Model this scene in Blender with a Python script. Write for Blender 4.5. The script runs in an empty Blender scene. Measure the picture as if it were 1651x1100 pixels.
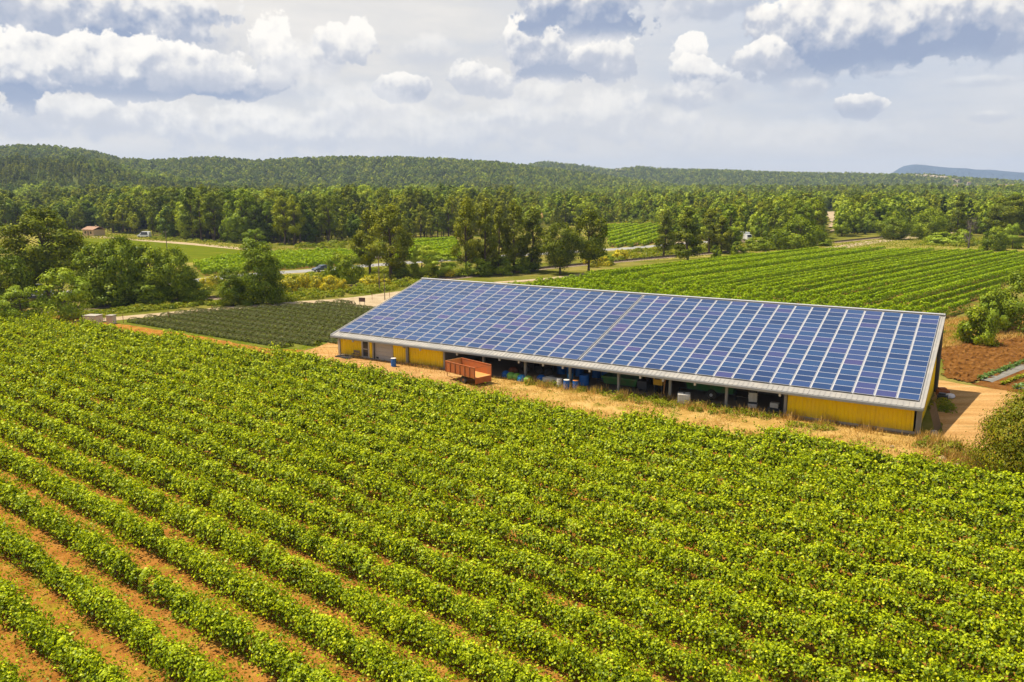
import bpy, bmesh, math, random
import numpy as np
from mathutils import Vector, Matrix
from mathutils.geometry import delaunay_2d_cdt

rng = np.random.default_rng(7)
random.seed(7)
S = bpy.context.scene
C = S.collection
R = math.radians

# ------------------------------------------------------------------ camera frame (solved from the photograph)
FOC, PITCH, ROLL, CAMH = 1301.0, R(10.87), R(-0.19), 19.48
_F = np.array([0, math.cos(PITCH), -math.sin(PITCH)]); _r = np.array([1.0, 0, 0]); _u = np.cross(_r, _F)
_R = _r * math.cos(ROLL) + _u * math.sin(ROLL); _U = -_r * math.sin(ROLL) + _u * math.cos(ROLL)

def at(px, py, z=0.0):
    """ground point seen at a pixel of the 1651 x 1100 photograph, on the level z"""
    d = _F + _R * (px - 825.5) / FOC - _U * (py - 550) / FOC
    t = (z - CAMH) / d[2]
    return np.array([d[0] * t, d[1] * t, z])

def sightline(px, py):
    """compass angle and slope of the line of sight through a pixel"""
    d = _F + _R * (px - 825.5) / FOC - _U * (py - 550) / FOC
    return math.atan2(d[0], d[1]), d[2] / math.hypot(d[0], d[1])

def pix(p):
    d = np.asarray(p, float) - np.array([0, 0, CAMH]); zz = d @ _F
    return 825.5 + FOC * (d @ _R) / zz, 550 - FOC * (d @ _U) / zz

# barn frame: origin at the high back edge, L along the barn, N towards its open front
BYAW = R(-31.33); B0 = np.array([-11.9, 107.3, 0.0])
BL = np.array([math.cos(BYAW), math.sin(BYAW), 0]); BN = np.array([math.sin(BYAW), -math.cos(BYAW), 0])

def bp(l, n, z=0.0):
    return B0 + BL * l + BN * n + np.array([0, 0, z])

TOSUN = Vector((-0.428, 0.135, 0.894)).normalized()

# ------------------------------------------------------------------ tagging
def tag(o, label=None, cat=None, group=None, kind=None):
    if label: o['label'] = label
    if cat: o['category'] = cat
    if group: o['group'] = group
    if kind: o['kind'] = kind
    return o

def link(name, me, parent=None):
    o = bpy.data.objects.new(name, me); C.objects.link(o)
    if parent: o.parent = parent
    return o

def empty(name, loc=(0, 0, 0), rz=0.0):
    o = bpy.data.objects.new(name, None); C.objects.link(o)
    o.location = tuple(loc); o.rotation_euler = (0, 0, rz); o.empty_display_size = 0.3
    return o

def dup(root, loc, rz=0.0, scale=None, label=None, group=None):
    r = root.copy(); C.objects.link(r); r.location = tuple(loc); r.rotation_euler = (0, 0, rz)
    if scale is not None: r.scale = scale if hasattr(scale, '__len__') else (scale,) * 3
    if label: r['label'] = label
    if group: r['group'] = group
    for ch in list(root.children):
        c = ch.copy(); C.objects.link(c); c.parent = r
        for g in ch.children:
            d = g.copy(); C.objects.link(d); d.parent = c
    return r

# ------------------------------------------------------------------ mesh helpers
class MB:
    """collects shapes; build() links them as ONE mesh object"""
    def __init__(s): s.v = []; s.f = []; s.m = []; s.n = 0
    def add(s, v, f, mi=0):
        s.v.append(np.asarray(v, float).reshape(-1, 3)); s.f += [tuple(i + s.n for i in q) for q in f]; s.m += [mi] * len(f); s.n += len(s.v[-1])
        return s
    def box(s, x0, x1, y0, y1, z0, z1, mi=0, M=None):
        v = np.array([(x, y, z) for z in (z0, z1) for y in (y0, y1) for x in (x0, x1)], float)
        if M is not None: v = np.array([tuple(M @ Vector(p)) for p in v])
        return s.add(v, [(0, 2, 3, 1), (4, 5, 7, 6), (0, 1, 5, 4), (2, 6, 7, 3), (0, 4, 6, 2), (1, 3, 7, 5)], mi)
    def tube(s, pts, rad, n=8, mi=0, cap=True):
        pts = [Vector(p) for p in pts]; k = len(pts)
        if not hasattr(rad, '__len__'): rad = [rad] * k
        v = []; 
        for i, p in enumerate(pts):
            t = (pts[min(i + 1, k - 1)] - pts[max(i - 1, 0)]).normalized()
            a = t.orthogonal().normalized() if abs(t.z) < 0.9 else Vector((1, 0, 0)).cross(t).normalized()
            b = t.cross(a)
            for j in range(n):
                w = 2 * math.pi * j / n; q = p + (a * math.cos(w) + b * math.sin(w)) * rad[i]; v.append(tuple(q))
        f = [(i * n + j, i * n + (j + 1) % n, (i + 1) * n + (j + 1) % n, (i + 1) * n + j) for i in range(k - 1) for j in range(n)]
        if cap: f += [tuple(range(n - 1, -1, -1)), tuple(range((k - 1) * n, k * n))]
        return s.add(v, f, mi)
    def lathe(s, prof, n=20, mi=0, c=(0, 0, 0), axis='z'):
        v = []
        for r_, z_ in prof:
            for j in range(n):
                w = 2 * math.pi * j / n; x, y = r_ * math.cos(w), r_ * math.sin(w)
                q = (x, y, z_) if axis == 'z' else ((z_, x, y) if axis == 'x' else (x, z_, y))
                v.append((q[0] + c[0], q[1] + c[1], q[2] + c[2]))
        k = len(prof)
        f = [(i * n + j, i * n + (j + 1) % n, (i + 1) * n + (j + 1) % n, (i + 1) * n + j) for i in range(k - 1) for j in range(n)]
        f += [tuple(range(n - 1, -1, -1)), tuple(range((k - 1) * n, k * n))]
        return s.add(v, f, mi)
    def mesh(s, name, mats):
        me = bpy.data.meshes.new(name); v = np.concatenate(s.v)
        me.from_pydata(v.tolist(), [], s.f)
        for m in (mats if isinstance(mats, (list, tuple)) else [mats]): me.materials.append(m)
        me.polygons.foreach_set('material_index', s.m); me.update()
        return me
    def build(s, name, mats, parent=None, bevel=0.0):
        o = link(name, s.mesh(name, mats), parent)
        if bevel:
            b = o.modifiers.new('edge', 'BEVEL'); b.width = bevel; b.segments = 2; b.limit_method = 'ANGLE'
        return o

def quads(name, V, mats, tint=None, midx=None):
    """V: (n,4,3) -> one mesh of loose quads"""
    n = len(V); me = bpy.data.meshes.new(name)
    me.vertices.add(n * 4); me.vertices.foreach_set('co', V.reshape(-1).astype(np.float32))
    me.loops.add(n * 4); me.loops.foreach_set('vertex_index', np.arange(n * 4, dtype=np.int32))
    me.polygons.add(n); me.polygons.foreach_set('loop_start', np.arange(0, n * 4, 4, dtype=np.int32))
    me.polygons.foreach_set('loop_total', np.full(n, 4, dtype=np.int32))
    for m in (mats if isinstance(mats, (list, tuple)) else [mats]): me.materials.append(m)
    if midx is not None: me.polygons.foreach_set('material_index', np.asarray(midx, np.int32))
    if tint is not None:
        a = me.attributes.new('tint', 'FLOAT', 'FACE'); a.data.foreach_set('value', np.asarray(tint, np.float32))
    me.update(calc_edges=True)
    return me

def unit(a): return a / np.maximum(np.linalg.norm(a, axis=-1, keepdims=True), 1e-9)

def leafquads(P, Nrm, size, aspect=0.85, fold=0.25):
    """leaf-sized quads at P facing Nrm, slightly folded"""
    n = len(P); a = unit(np.cross(Nrm, unit(rng.normal(size=(n, 3))))); b = np.cross(Nrm, a)
    s = np.asarray(size).reshape(-1, 1) * 0.5
    V = np.empty((n, 4, 3))
    V[:, 0] = P - a * s; V[:, 1] = P - b * s * aspect + Nrm * s * fold; V[:, 2] = P + a * s; V[:, 3] = P + b * s * aspect + Nrm * s * fold
    return V

# ------------------------------------------------------------------ materials
def newmat(name):
    m = bpy.data.materials.new(name); m.use_nodes = True
    nt = m.node_tree; nt.nodes.clear()
    out = nt.nodes.new('ShaderNodeOutputMaterial')
    return m, nt, out

def nd(nt, typ, inp=None, **kw):
    n = nt.nodes.new(typ)
    for k, v in kw.items(): setattr(n, k, v)
    for k, v in (inp or {}).items():
        if hasattr(v, 'is_output'): nt.links.new(v, n.inputs[k])
        else: n.inputs[k].default_value = v
    return n

def ramp(nt, fac, stops):
    n = nt.nodes.new('ShaderNodeValToRGB'); el = n.color_ramp.elements
    while len(el) < len(stops): el.new(0.5)
    for e, (p, c) in zip(el, stops): e.position = p; e.color = (*c, 1) if len(c) == 3 else c
    nt.links.new(fac, n.inputs[0]); return n.outputs[0]

def coords(nt, scale=(1, 1, 1), rotz=0.0, space='Object'):
    t = nd(nt, 'ShaderNodeTexCoord'); 
    src = t.outputs[space] if space != 'World' else nd(nt, 'ShaderNodeNewGeometry').outputs['Position']
    m = nd(nt, 'ShaderNodeMapping', {'Vector': src}); m.inputs['Scale'].default_value = scale; m.inputs['Rotation'].default_value = (0, 0, rotz)
    return m.outputs[0]

def noise(nt, vec, scale, detail=4, rough=0.55, dist=0.0):
    return nd(nt, 'ShaderNodeTexNoise', {'Vector': vec, 'Scale': scale, 'Detail': detail, 'Roughness': rough, 'Distortion': dist}).outputs[0]

def mixc(nt, fac, a, b, blend='MIX'):
    n = nd(nt, 'ShaderNodeMix', data_type='RGBA', blend_type=blend)
    for k, v in ((0, fac), (6, a), (7, b)):
        if hasattr(v, 'is_output'): nt.links.new(v, n.inputs[k])
        else: n.inputs[k].default_value = v if k == 0 else (*v, 1)
    return n.outputs[2]

def math_(nt, op, a, b=None, c=None, clamp=False):
    n = nd(nt, 'ShaderNodeMath', operation=op, use_clamp=clamp)
    for k, v in enumerate((a, b, c)):
        if v is None: continue
        if hasattr(v, 'is_output'): nt.links.new(v, n.inputs[k])
        else: n.inputs[k].default_value = v
    return n.outputs[0]

def mat_simple(name, col, rough=0.6, metal=0.0, var=0.12, scale=3.0, dirt=None, dirtscale=1.2, bump=0.0, spec=0.4, splash=None):
    """painted / metal / plastic surface with uneven tone and optional stains"""
    m, nt, out = newmat(name); v = coords(nt)
    n1 = noise(nt, v, scale, 5)
    c = mixc(nt, math_(nt, 'MULTIPLY', n1, var * 2, clamp=True), col, tuple(x * 0.55 for x in col))
    if dirt:
        n2 = noise(nt, v, dirtscale, 6, 0.65)
        c = mixc(nt, ramp(nt, n2, [(0.48, (0, 0, 0)), (0.68, (0.8, 0.8, 0.8))]), c, dirt)
    if splash:                                               # mud thrown up along the foot, and streaks running down
        sz = nd(nt, 'ShaderNodeSeparateXYZ', {0: v}).outputs[2]
        n4 = noise(nt, coords(nt, (1, 1, .25)), 2.2, 6, 0.7)
        k = nd(nt, 'ShaderNodeMapRange', {0: math_(nt, 'SUBTRACT', sz, math_(nt, 'MULTIPLY', n4, 1.3)), 1: -0.75, 2: 0.15, 3: 0.75, 4: 0.0}).outputs[0]
        c = mixc(nt, k, c, splash)
        c = mixc(nt, ramp(nt, noise(nt, coords(nt, (1, 1, .06)), 3.5, 4, 0.6), [(0.55, (0, 0, 0)), (0.75, (0.35, 0.35, 0.35))]), c, tuple(.55 * x for x in col))
    b = nd(nt, 'ShaderNodeBsdfPrincipled', {'Base Color': c, 'Roughness': rough, 'Metallic': metal, 'Specular IOR Level': spec})
    if bump:
        bn = nd(nt, 'ShaderNodeBump', {'Height': noise(nt, v, scale * 8, 4), 'Strength': bump, 'Distance': 0.02}); nt.links.new(bn.outputs[0], b.inputs['Normal'])
    nt.links.new(b.outputs[0], out.inputs[0]); return m

def mat_leaf(name, stops, trans=0.35, objvar=0.5, gloss=0.03, tcol=(1.25, 1.15, 0.5)):
    """leaves: tint attribute per leaf plus a shift per plant; part of the light passes through"""
    m, nt, out = newmat(name)
    a = nd(nt, 'ShaderNodeAttribute', attribute_name='tint').outputs['Fac']
    r_ = nd(nt, 'ShaderNodeObjectInfo').outputs['Random']
    f = math_(nt, 'ADD', math_(nt, 'MULTIPLY', a, 1 - objvar), math_(nt, 'MULTIPLY', r_, objvar), clamp=True)
    c = ramp(nt, f, stops)
    d = nd(nt, 'ShaderNodeBsdfDiffuse', {'Color': c})
    t = nd(nt, 'ShaderNodeBsdfTranslucent', {'Color': mixc(nt, 1.0, c, tcol, 'MULTIPLY')})
    g = nd(nt, 'ShaderNodeBsdfGlossy', {'Color': (0.9, 0.95, 0.9, 1), 'Roughness': 0.45})
    s = nd(nt, 'ShaderNodeMixShader', {0: trans, 1: d.outputs[0], 2: t.outputs[0]})
    s2 = nd(nt, 'ShaderNodeMixShader', {0: gloss, 1: s.outputs[0], 2: g.outputs[0]})
    nt.links.new(s2.outputs[0], out.inputs[0]); return m

def mat_ground(name, stops, scale=0.35, detail=8, fine=None, bump=0.25, bumpscale=6.0, stretch=(1, 1, 1), rotz=0.0, patch=None):
    """soil, grass, dust: broad patches, fine grain and a real bump"""
    m, nt, out = newmat(name); v = coords(nt, stretch, rotz, 'World')
    n1 = noise(nt, v, scale, detail, 0.62)
    c = ramp(nt, n1, stops)
    if patch:
        n3 = noise(nt, v, patch[1], 5, 0.6); c = mixc(nt, ramp(nt, n3, [(patch[2], (0, 0, 0)), (patch[2] + 0.12, (0.85, 0.85, 0.85))]), c, patch[0])
    n2 = noise(nt, coords(nt, (1, 1, 1), 0, 'World'), bumpscale, 6, 0.7)
    c = mixc(nt, 0.75, c, ramp(nt, n2, [(0.25, (0.5, 0.5, 0.5)), (0.75, (1.25, 1.25, 1.25))]), 'MULTIPLY')
    b = nd(nt, 'ShaderNodeBsdfPrincipled', {'Base Color': c, 'Roughness': 1.0, 'Specular IOR Level': 0.0})
    bn = nd(nt, 'ShaderNodeBump', {'Height': n2, 'Strength': bump, 'Distance': 0.12}); nt.links.new(bn.outputs[0], b.inputs['Normal'])
    nt.links.new(b.outputs[0], out.inputs[0]); return m

M = {}
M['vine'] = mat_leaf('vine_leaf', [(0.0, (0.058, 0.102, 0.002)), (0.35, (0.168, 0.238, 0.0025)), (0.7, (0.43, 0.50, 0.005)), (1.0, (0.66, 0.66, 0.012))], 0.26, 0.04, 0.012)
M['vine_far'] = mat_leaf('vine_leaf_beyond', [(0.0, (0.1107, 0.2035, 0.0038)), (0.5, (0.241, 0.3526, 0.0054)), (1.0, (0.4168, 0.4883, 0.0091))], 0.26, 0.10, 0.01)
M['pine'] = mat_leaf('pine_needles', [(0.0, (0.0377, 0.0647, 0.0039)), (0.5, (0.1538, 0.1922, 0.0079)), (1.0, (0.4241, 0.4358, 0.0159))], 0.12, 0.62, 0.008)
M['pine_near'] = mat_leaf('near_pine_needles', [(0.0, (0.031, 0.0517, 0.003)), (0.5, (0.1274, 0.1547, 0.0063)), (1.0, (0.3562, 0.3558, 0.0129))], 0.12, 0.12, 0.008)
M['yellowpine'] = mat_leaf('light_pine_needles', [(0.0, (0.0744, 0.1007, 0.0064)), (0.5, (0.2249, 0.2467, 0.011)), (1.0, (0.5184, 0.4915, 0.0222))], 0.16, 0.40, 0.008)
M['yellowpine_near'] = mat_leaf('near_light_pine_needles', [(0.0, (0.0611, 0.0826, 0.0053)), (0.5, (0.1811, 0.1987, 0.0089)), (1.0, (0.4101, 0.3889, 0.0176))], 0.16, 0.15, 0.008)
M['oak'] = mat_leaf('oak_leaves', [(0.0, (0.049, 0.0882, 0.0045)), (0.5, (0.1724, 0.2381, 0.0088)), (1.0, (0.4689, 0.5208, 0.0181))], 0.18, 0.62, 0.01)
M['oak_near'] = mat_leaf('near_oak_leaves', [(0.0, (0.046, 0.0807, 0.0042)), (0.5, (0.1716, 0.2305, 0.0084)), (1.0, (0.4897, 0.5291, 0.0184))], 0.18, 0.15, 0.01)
M['light'] = mat_leaf('light_leaves', [(0.0, (0.1062, 0.1767, 0.0122)), (0.5, (0.2851, 0.3627, 0.0223)), (1.0, (0.6018, 0.6434, 0.0524))], 0.22, 0.35, 0.01)
M['cypress'] = mat_leaf('cypress_leaves', [(0.0, (0.016, 0.032, 0.008)), (1.0, (0.055, 0.080, 0.014))], 0.15, 0.3, 0.008)
M['reddish'] = mat_leaf('reddish_shrub_leaves', [(0.0, (0.0757, 0.1063, 0.005)), (0.45, (0.1788, 0.1875, 0.0072)), (0.74, (0.2612, 0.2, 0.0115)), (1.0, (0.4537, 0.1875, 0.0216))], 0.2, 0.05, 0.01)
M['broom'] = mat_leaf('broom_flowers', [(0.0, (0.13, 0.17, 0.010)), (0.35, (0.24, 0.26, 0.012)), (0.55, (0.66, 0.54, 0.010)), (1.0, (0.88, 0.70, 0.015))], 0.25, 0.2, 0.02)
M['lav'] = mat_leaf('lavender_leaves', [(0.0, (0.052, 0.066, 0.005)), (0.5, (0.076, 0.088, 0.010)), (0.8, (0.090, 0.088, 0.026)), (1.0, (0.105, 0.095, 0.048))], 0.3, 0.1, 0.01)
M['straw'] = mat_leaf('straw', [(0.0, (0.2332, 0.1617, 0.027)), (0.5, (0.4998, 0.3214, 0.083)), (1.0, (0.7346, 0.5042, 0.1796))], 0.35, 0.1, 0.008, (1.1, 1.0, 0.8))
M['weed'] = mat_leaf('weed_leaves', [(0.0, (0.0935, 0.143, 0.0063)), (0.5, (0.22, 0.2585, 0.0108)), (1.0, (0.44, 0.385, 0.0405))], 0.34, 0.1, 0.008)
M['veg'] = mat_leaf('vegetable_leaves', [(0.0, (0.05, 0.12, 0.02)), (1.0, (0.16, 0.26, 0.05))], 0.3, 0.1, 0.03)
M['bark'] = mat_simple('bark', (0.13, 0.095, 0.065), 0.95, var=0.5, scale=6, bump=0.5, spec=0.1)
M['deadwood'] = mat_simple('dead_wood', (0.20, 0.17, 0.14), 0.95, var=0.4, scale=5, spec=0.1)
M['wood'] = mat_simple('weathered_wood', (0.25, 0.19, 0.13), 0.9, var=0.4, scale=5, spec=0.1)
M['ground'] = mat_ground('grassland', [(0.30, (0.085, 0.100, 0.012)), (0.48, (0.145, 0.145, 0.022)), (0.60, (0.23, 0.19, 0.05)), (0.75, (0.33, 0.25, 0.09))], 0.06, 8, bump=0.4, bumpscale=2.5)
M['soil'] = mat_ground('red_soil', [(0.25, (0.20, 0.076, 0.016)), (0.5, (0.37, 0.160, 0.032)), (0.75, (0.52, 0.275, 0.065))], 0.8, 8, bump=0.9, bumpscale=7, patch=((0.30, 0.25, 0.022), 0.7, 0.54))
M['soil2'] = mat_ground('red_soil_beyond', [(0.25, (0.12, 0.070, 0.020)), (0.5, (0.22, 0.12, 0.036)), (0.75, (0.32, 0.19, 0.07))], 0.5, 6, bump=0.6, bumpscale=4, patch=((0.10, 0.125, 0.014), 0.25, 0.44))
M['dust'] = mat_ground('dusty_yard', [(0.28, (0.31, 0.165, 0.055)), (0.5, (0.43, 0.245, 0.090)), (0.72, (0.52, 0.33, 0.145))], 0.55, 7, bump=0.5, bumpscale=5, stretch=(0.22, 1.6, 1), rotz=-BYAW, patch=((0.27, 0.20, 0.075), 0.5, 0.58))
M['strawground'] = mat_ground('dry_grass_ground', [(0.28, (0.33, 0.195, 0.045)), (0.5, (0.46, 0.285, 0.085)), (0.72, (0.55, 0.37, 0.14))], 0.5, 8, bump=0.8, bumpscale=6, patch=((0.24, 0.225, 0.03), 0.35, 0.55))
M['sand'] = mat_ground('sandy_track', [(0.28, (0.31, 0.225, 0.13)), (0.5, (0.41, 0.315, 0.20)), (0.75, (0.50, 0.41, 0.28))], 0.4, 6, bump=0.2, bumpscale=5)
M['asphalt'] = mat_ground('pale_asphalt', [(0.3, (0.24, 0.23, 0.22)), (0.7, (0.35, 0.34, 0.32))], 0.3, 5, bump=0.1, bumpscale=9)
M['ballast'] = mat_ground('ballast', [(0.3, (0.17, 0.125, 0.085)), (0.7, (0.36, 0.28, 0.20))], 1.2, 7, bump=0.6, bumpscale=9)
M['lavground'] = mat_ground('grassy_lavender_ground', [(0.3, (0.090, 0.115, 0.010)), (0.5, (0.125, 0.150, 0.014)), (0.75, (0.19, 0.18, 0.04))], 0.5, 6, bump=0.6, bumpscale=4)
M['till'] = mat_ground('tilled_soil', [(0.25, (0.095, 0.040, 0.010)), (0.5, (0.175, 0.075, 0.019)), (0.75, (0.27, 0.135, 0.04))], 0.9, 8, bump=0.8, bumpscale=5)
M['meadow'] = mat_ground('mown_meadow', [(0.3, (0.075, 0.110, 0.006)), (0.5, (0.112, 0.138, 0.008)), (0.7, (0.18, 0.17, 0.018))], 0.12, 6, bump=0.3, bumpscale=3, stretch=(1, 4, 1), rotz=R(30))
M['drymeadow'] = mat_ground('dry_meadow', [(0.3, (0.17, 0.17, 0.025)), (0.5, (0.25, 0.22, 0.045)), (0.7, (0.35, 0.28, 0.09))], 0.15, 6, bump=0.3, bumpscale=3)
M['hillsoil'] = mat_ground('hill_scrub', [(0.3, (0.060, 0.080, 0.014)), (0.5, (0.085, 0.105, 0.018)), (0.75, (0.13, 0.135, 0.035))], 0.02, 7, bump=0.5, bumpscale=0.3)
M['yellow'] = mat_simple('yellow_sheeting', (0.93, 0.64, 0.004), 0.5, spec=0.15, var=0.05, scale=0.8, dirt=(0.80, 0.54, 0.03), dirtscale=0.5, splash=(0.50, 0.34, 0.07))
M['grey'] = mat_simple('grey_steel', (0.26, 0.265, 0.27), 0.5, 0.3, 0.2)
M['darksteel'] = mat_simple('dark_steel', (0.045, 0.05, 0.065), 0.55, 0.2, 0.2)
M['roofmetal'] = mat_simple('pale_roof_metal', (0.33, 0.31, 0.285), 0.5, 0.15, 0.12, 0.6, dirt=(0.42, 0.38, 0.33), dirtscale=0.8)
M['alu'] = mat_simple('aluminium_frame', (0.56, 0.55, 0.56), 0.4, 0.35, 0.08)
M['shutter'] = mat_simple('roller_shutter', (0.42, 0.40, 0.385), 0.5, 0.1, 0.12, 0.8)
M['concrete'] = mat_simple('concrete', (0.40, 0.36, 0.30), 0.9, var=0.2, scale=1.5, dirt=(0.28, 0.25, 0.2))
M['render'] = mat_simple('grey_block_wall', (0.33, 0.33, 0.34), 0.9, var=0.3, scale=1.0)
M['floor'] = mat_simple('barn_floor', (0.24, 0.19, 0.14), 0.95, var=0.3, scale=1.0)
M['glass'] = mat_simple('dark_glass', (0.03, 0.035, 0.04), 0.08, var=0.05, spec=0.6)
M['orange'] = mat_simple('rusty_orange_paint', (0.43, 0.115, 0.022), 0.7, var=0.25, scale=1.5, dirt=(0.26, 0.10, 0.035), dirtscale=1.8)
M['rust'] = mat_simple('rust', (0.30, 0.10, 0.035), 0.85, var=0.3, scale=3)
M['orangein'] = mat_simple('worn_orange_paint', (0.60, 0.26, 0.06), 0.7, var=0.2, scale=1.5, dirt=(0.42, 0.27, 0.10), dirtscale=0.9)
M['rubber'] = mat_simple('rubber', (0.025, 0.024, 0.022), 0.85, var=0.2, dirt=(0.12, 0.09, 0.06))
M['blue'] = mat_simple('blue_plastic', (0.012, 0.12, 0.44), 0.4, var=0.12)
M['cyan'] = mat_simple('bright_blue_plastic', (0.02, 0.25, 0.55), 0.4, var=0.12)
M['lime'] = mat_simple('lime_plastic', (0.20, 0.46, 0.07), 0.45, var=0.12)
M['teal'] = mat_simple('teal_plastic', (0.04, 0.26, 0.28), 0.45, var=0.15)
M['white'] = mat_simple('white_plastic', (0.64, 0.61, 0.56), 0.5, var=0.1, dirt=(0.5, 0.45, 0.36), dirtscale=2)
M['orangelid'] = mat_simple('orange_lid', (0.60, 0.24, 0.06), 0.55)
M['green'] = mat_simple('green_paint', (0.025, 0.135, 0.035), 0.5, var=0.2, dirt=(0.09, 0.10, 0.05))
M['yellowmc'] = mat_simple('yellow_machine_paint', (0.62, 0.36, 0.015), 0.45, var=0.15)
M['carblue'] = mat_simple('blue_grey_car_paint', (0.10, 0.13, 0.19), 0.25, 0.4, 0.05, spec=0.6)
M['carwhite'] = mat_simple('white_car_paint', (0.76, 0.77, 0.78), 0.3, 0.0, 0.04, spec=0.6)
M['rim'] = mat_simple('grey_rim', (0.45, 0.46, 0.48), 0.5, 0.3)
M['tile'] = mat_simple('terracotta_tiles', (0.36, 0.20, 0.125), 0.85, var=0.3, scale=2)
M['plaster'] = mat_simple('ochre_plaster', (0.50, 0.36, 0.20), 0.9, var=0.15)
M['palewall'] = mat_simple('pale_plaster', (0.62, 0.52, 0.40), 0.9, var=0.1)
M['rock'] = mat_simple('pale_rock', (0.46, 0.38, 0.27), 0.95, var=0.35, scale=0.6, bump=0.4)
M['drystone'] = mat_simple('dusty_stone', (0.30, 0.22, 0.12), 0.95, var=0.35, scale=2, bump=0.4)
M['brown'] = mat_simple('brown_sign', (0.14, 0.07, 0.055), 0.7)
M['film'] = mat_simple('grey_mulch_film', (0.22, 0.20, 0.165), 0.5, var=0.25, scale=1.5)
M['rail'] = mat_simple('brown_rail', (0.10, 0.075, 0.055), 0.6, 0.3, 0.2)
M['sack'] = mat_simple('pale_sack', (0.62, 0.60, 0.60), 0.8, var=0.2)

# solar cells: deep blue with a shift per panel, under smooth glass
def mat_cells():
    m, nt, out = newmat('solar_cells')
    a = nd(nt, 'ShaderNodeAttribute', attribute_name='tint').outputs['Fac']
    c = ramp(nt, a, [(0.0, (0.014, 0.034, 0.098)), (0.45, (0.022, 0.056, 0.140)), (0.8, (0.030, 0.052, 0.140)), (1.0, (0.052, 0.050, 0.142))])
    v = coords(nt)
    br = nd(nt, 'ShaderNodeTexBrick', {'Vector': v, 'Color1': (1, 1, 1, 1), 'Color2': (0.92, 0.94, 1, 1), 'Mortar': (1.25, 1.3, 1.35, 1), 'Scale': 1.0, 'Mortar Size': 0.006, 'Brick Width': 0.158, 'Row Height': 0.158}, offset=0.0)
    c = mixc(nt, 1.0, c, br.outputs[0], 'MULTIPLY')
    b = nd(nt, 'ShaderNodeBsdfPrincipled', {'Base Color': c, 'Roughness': 0.22, 'Specular IOR Level': 0.36})
    nt.links.new(b.outputs[0], out.inputs[0]); return m
M['cells'] = mat_cells()

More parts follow.
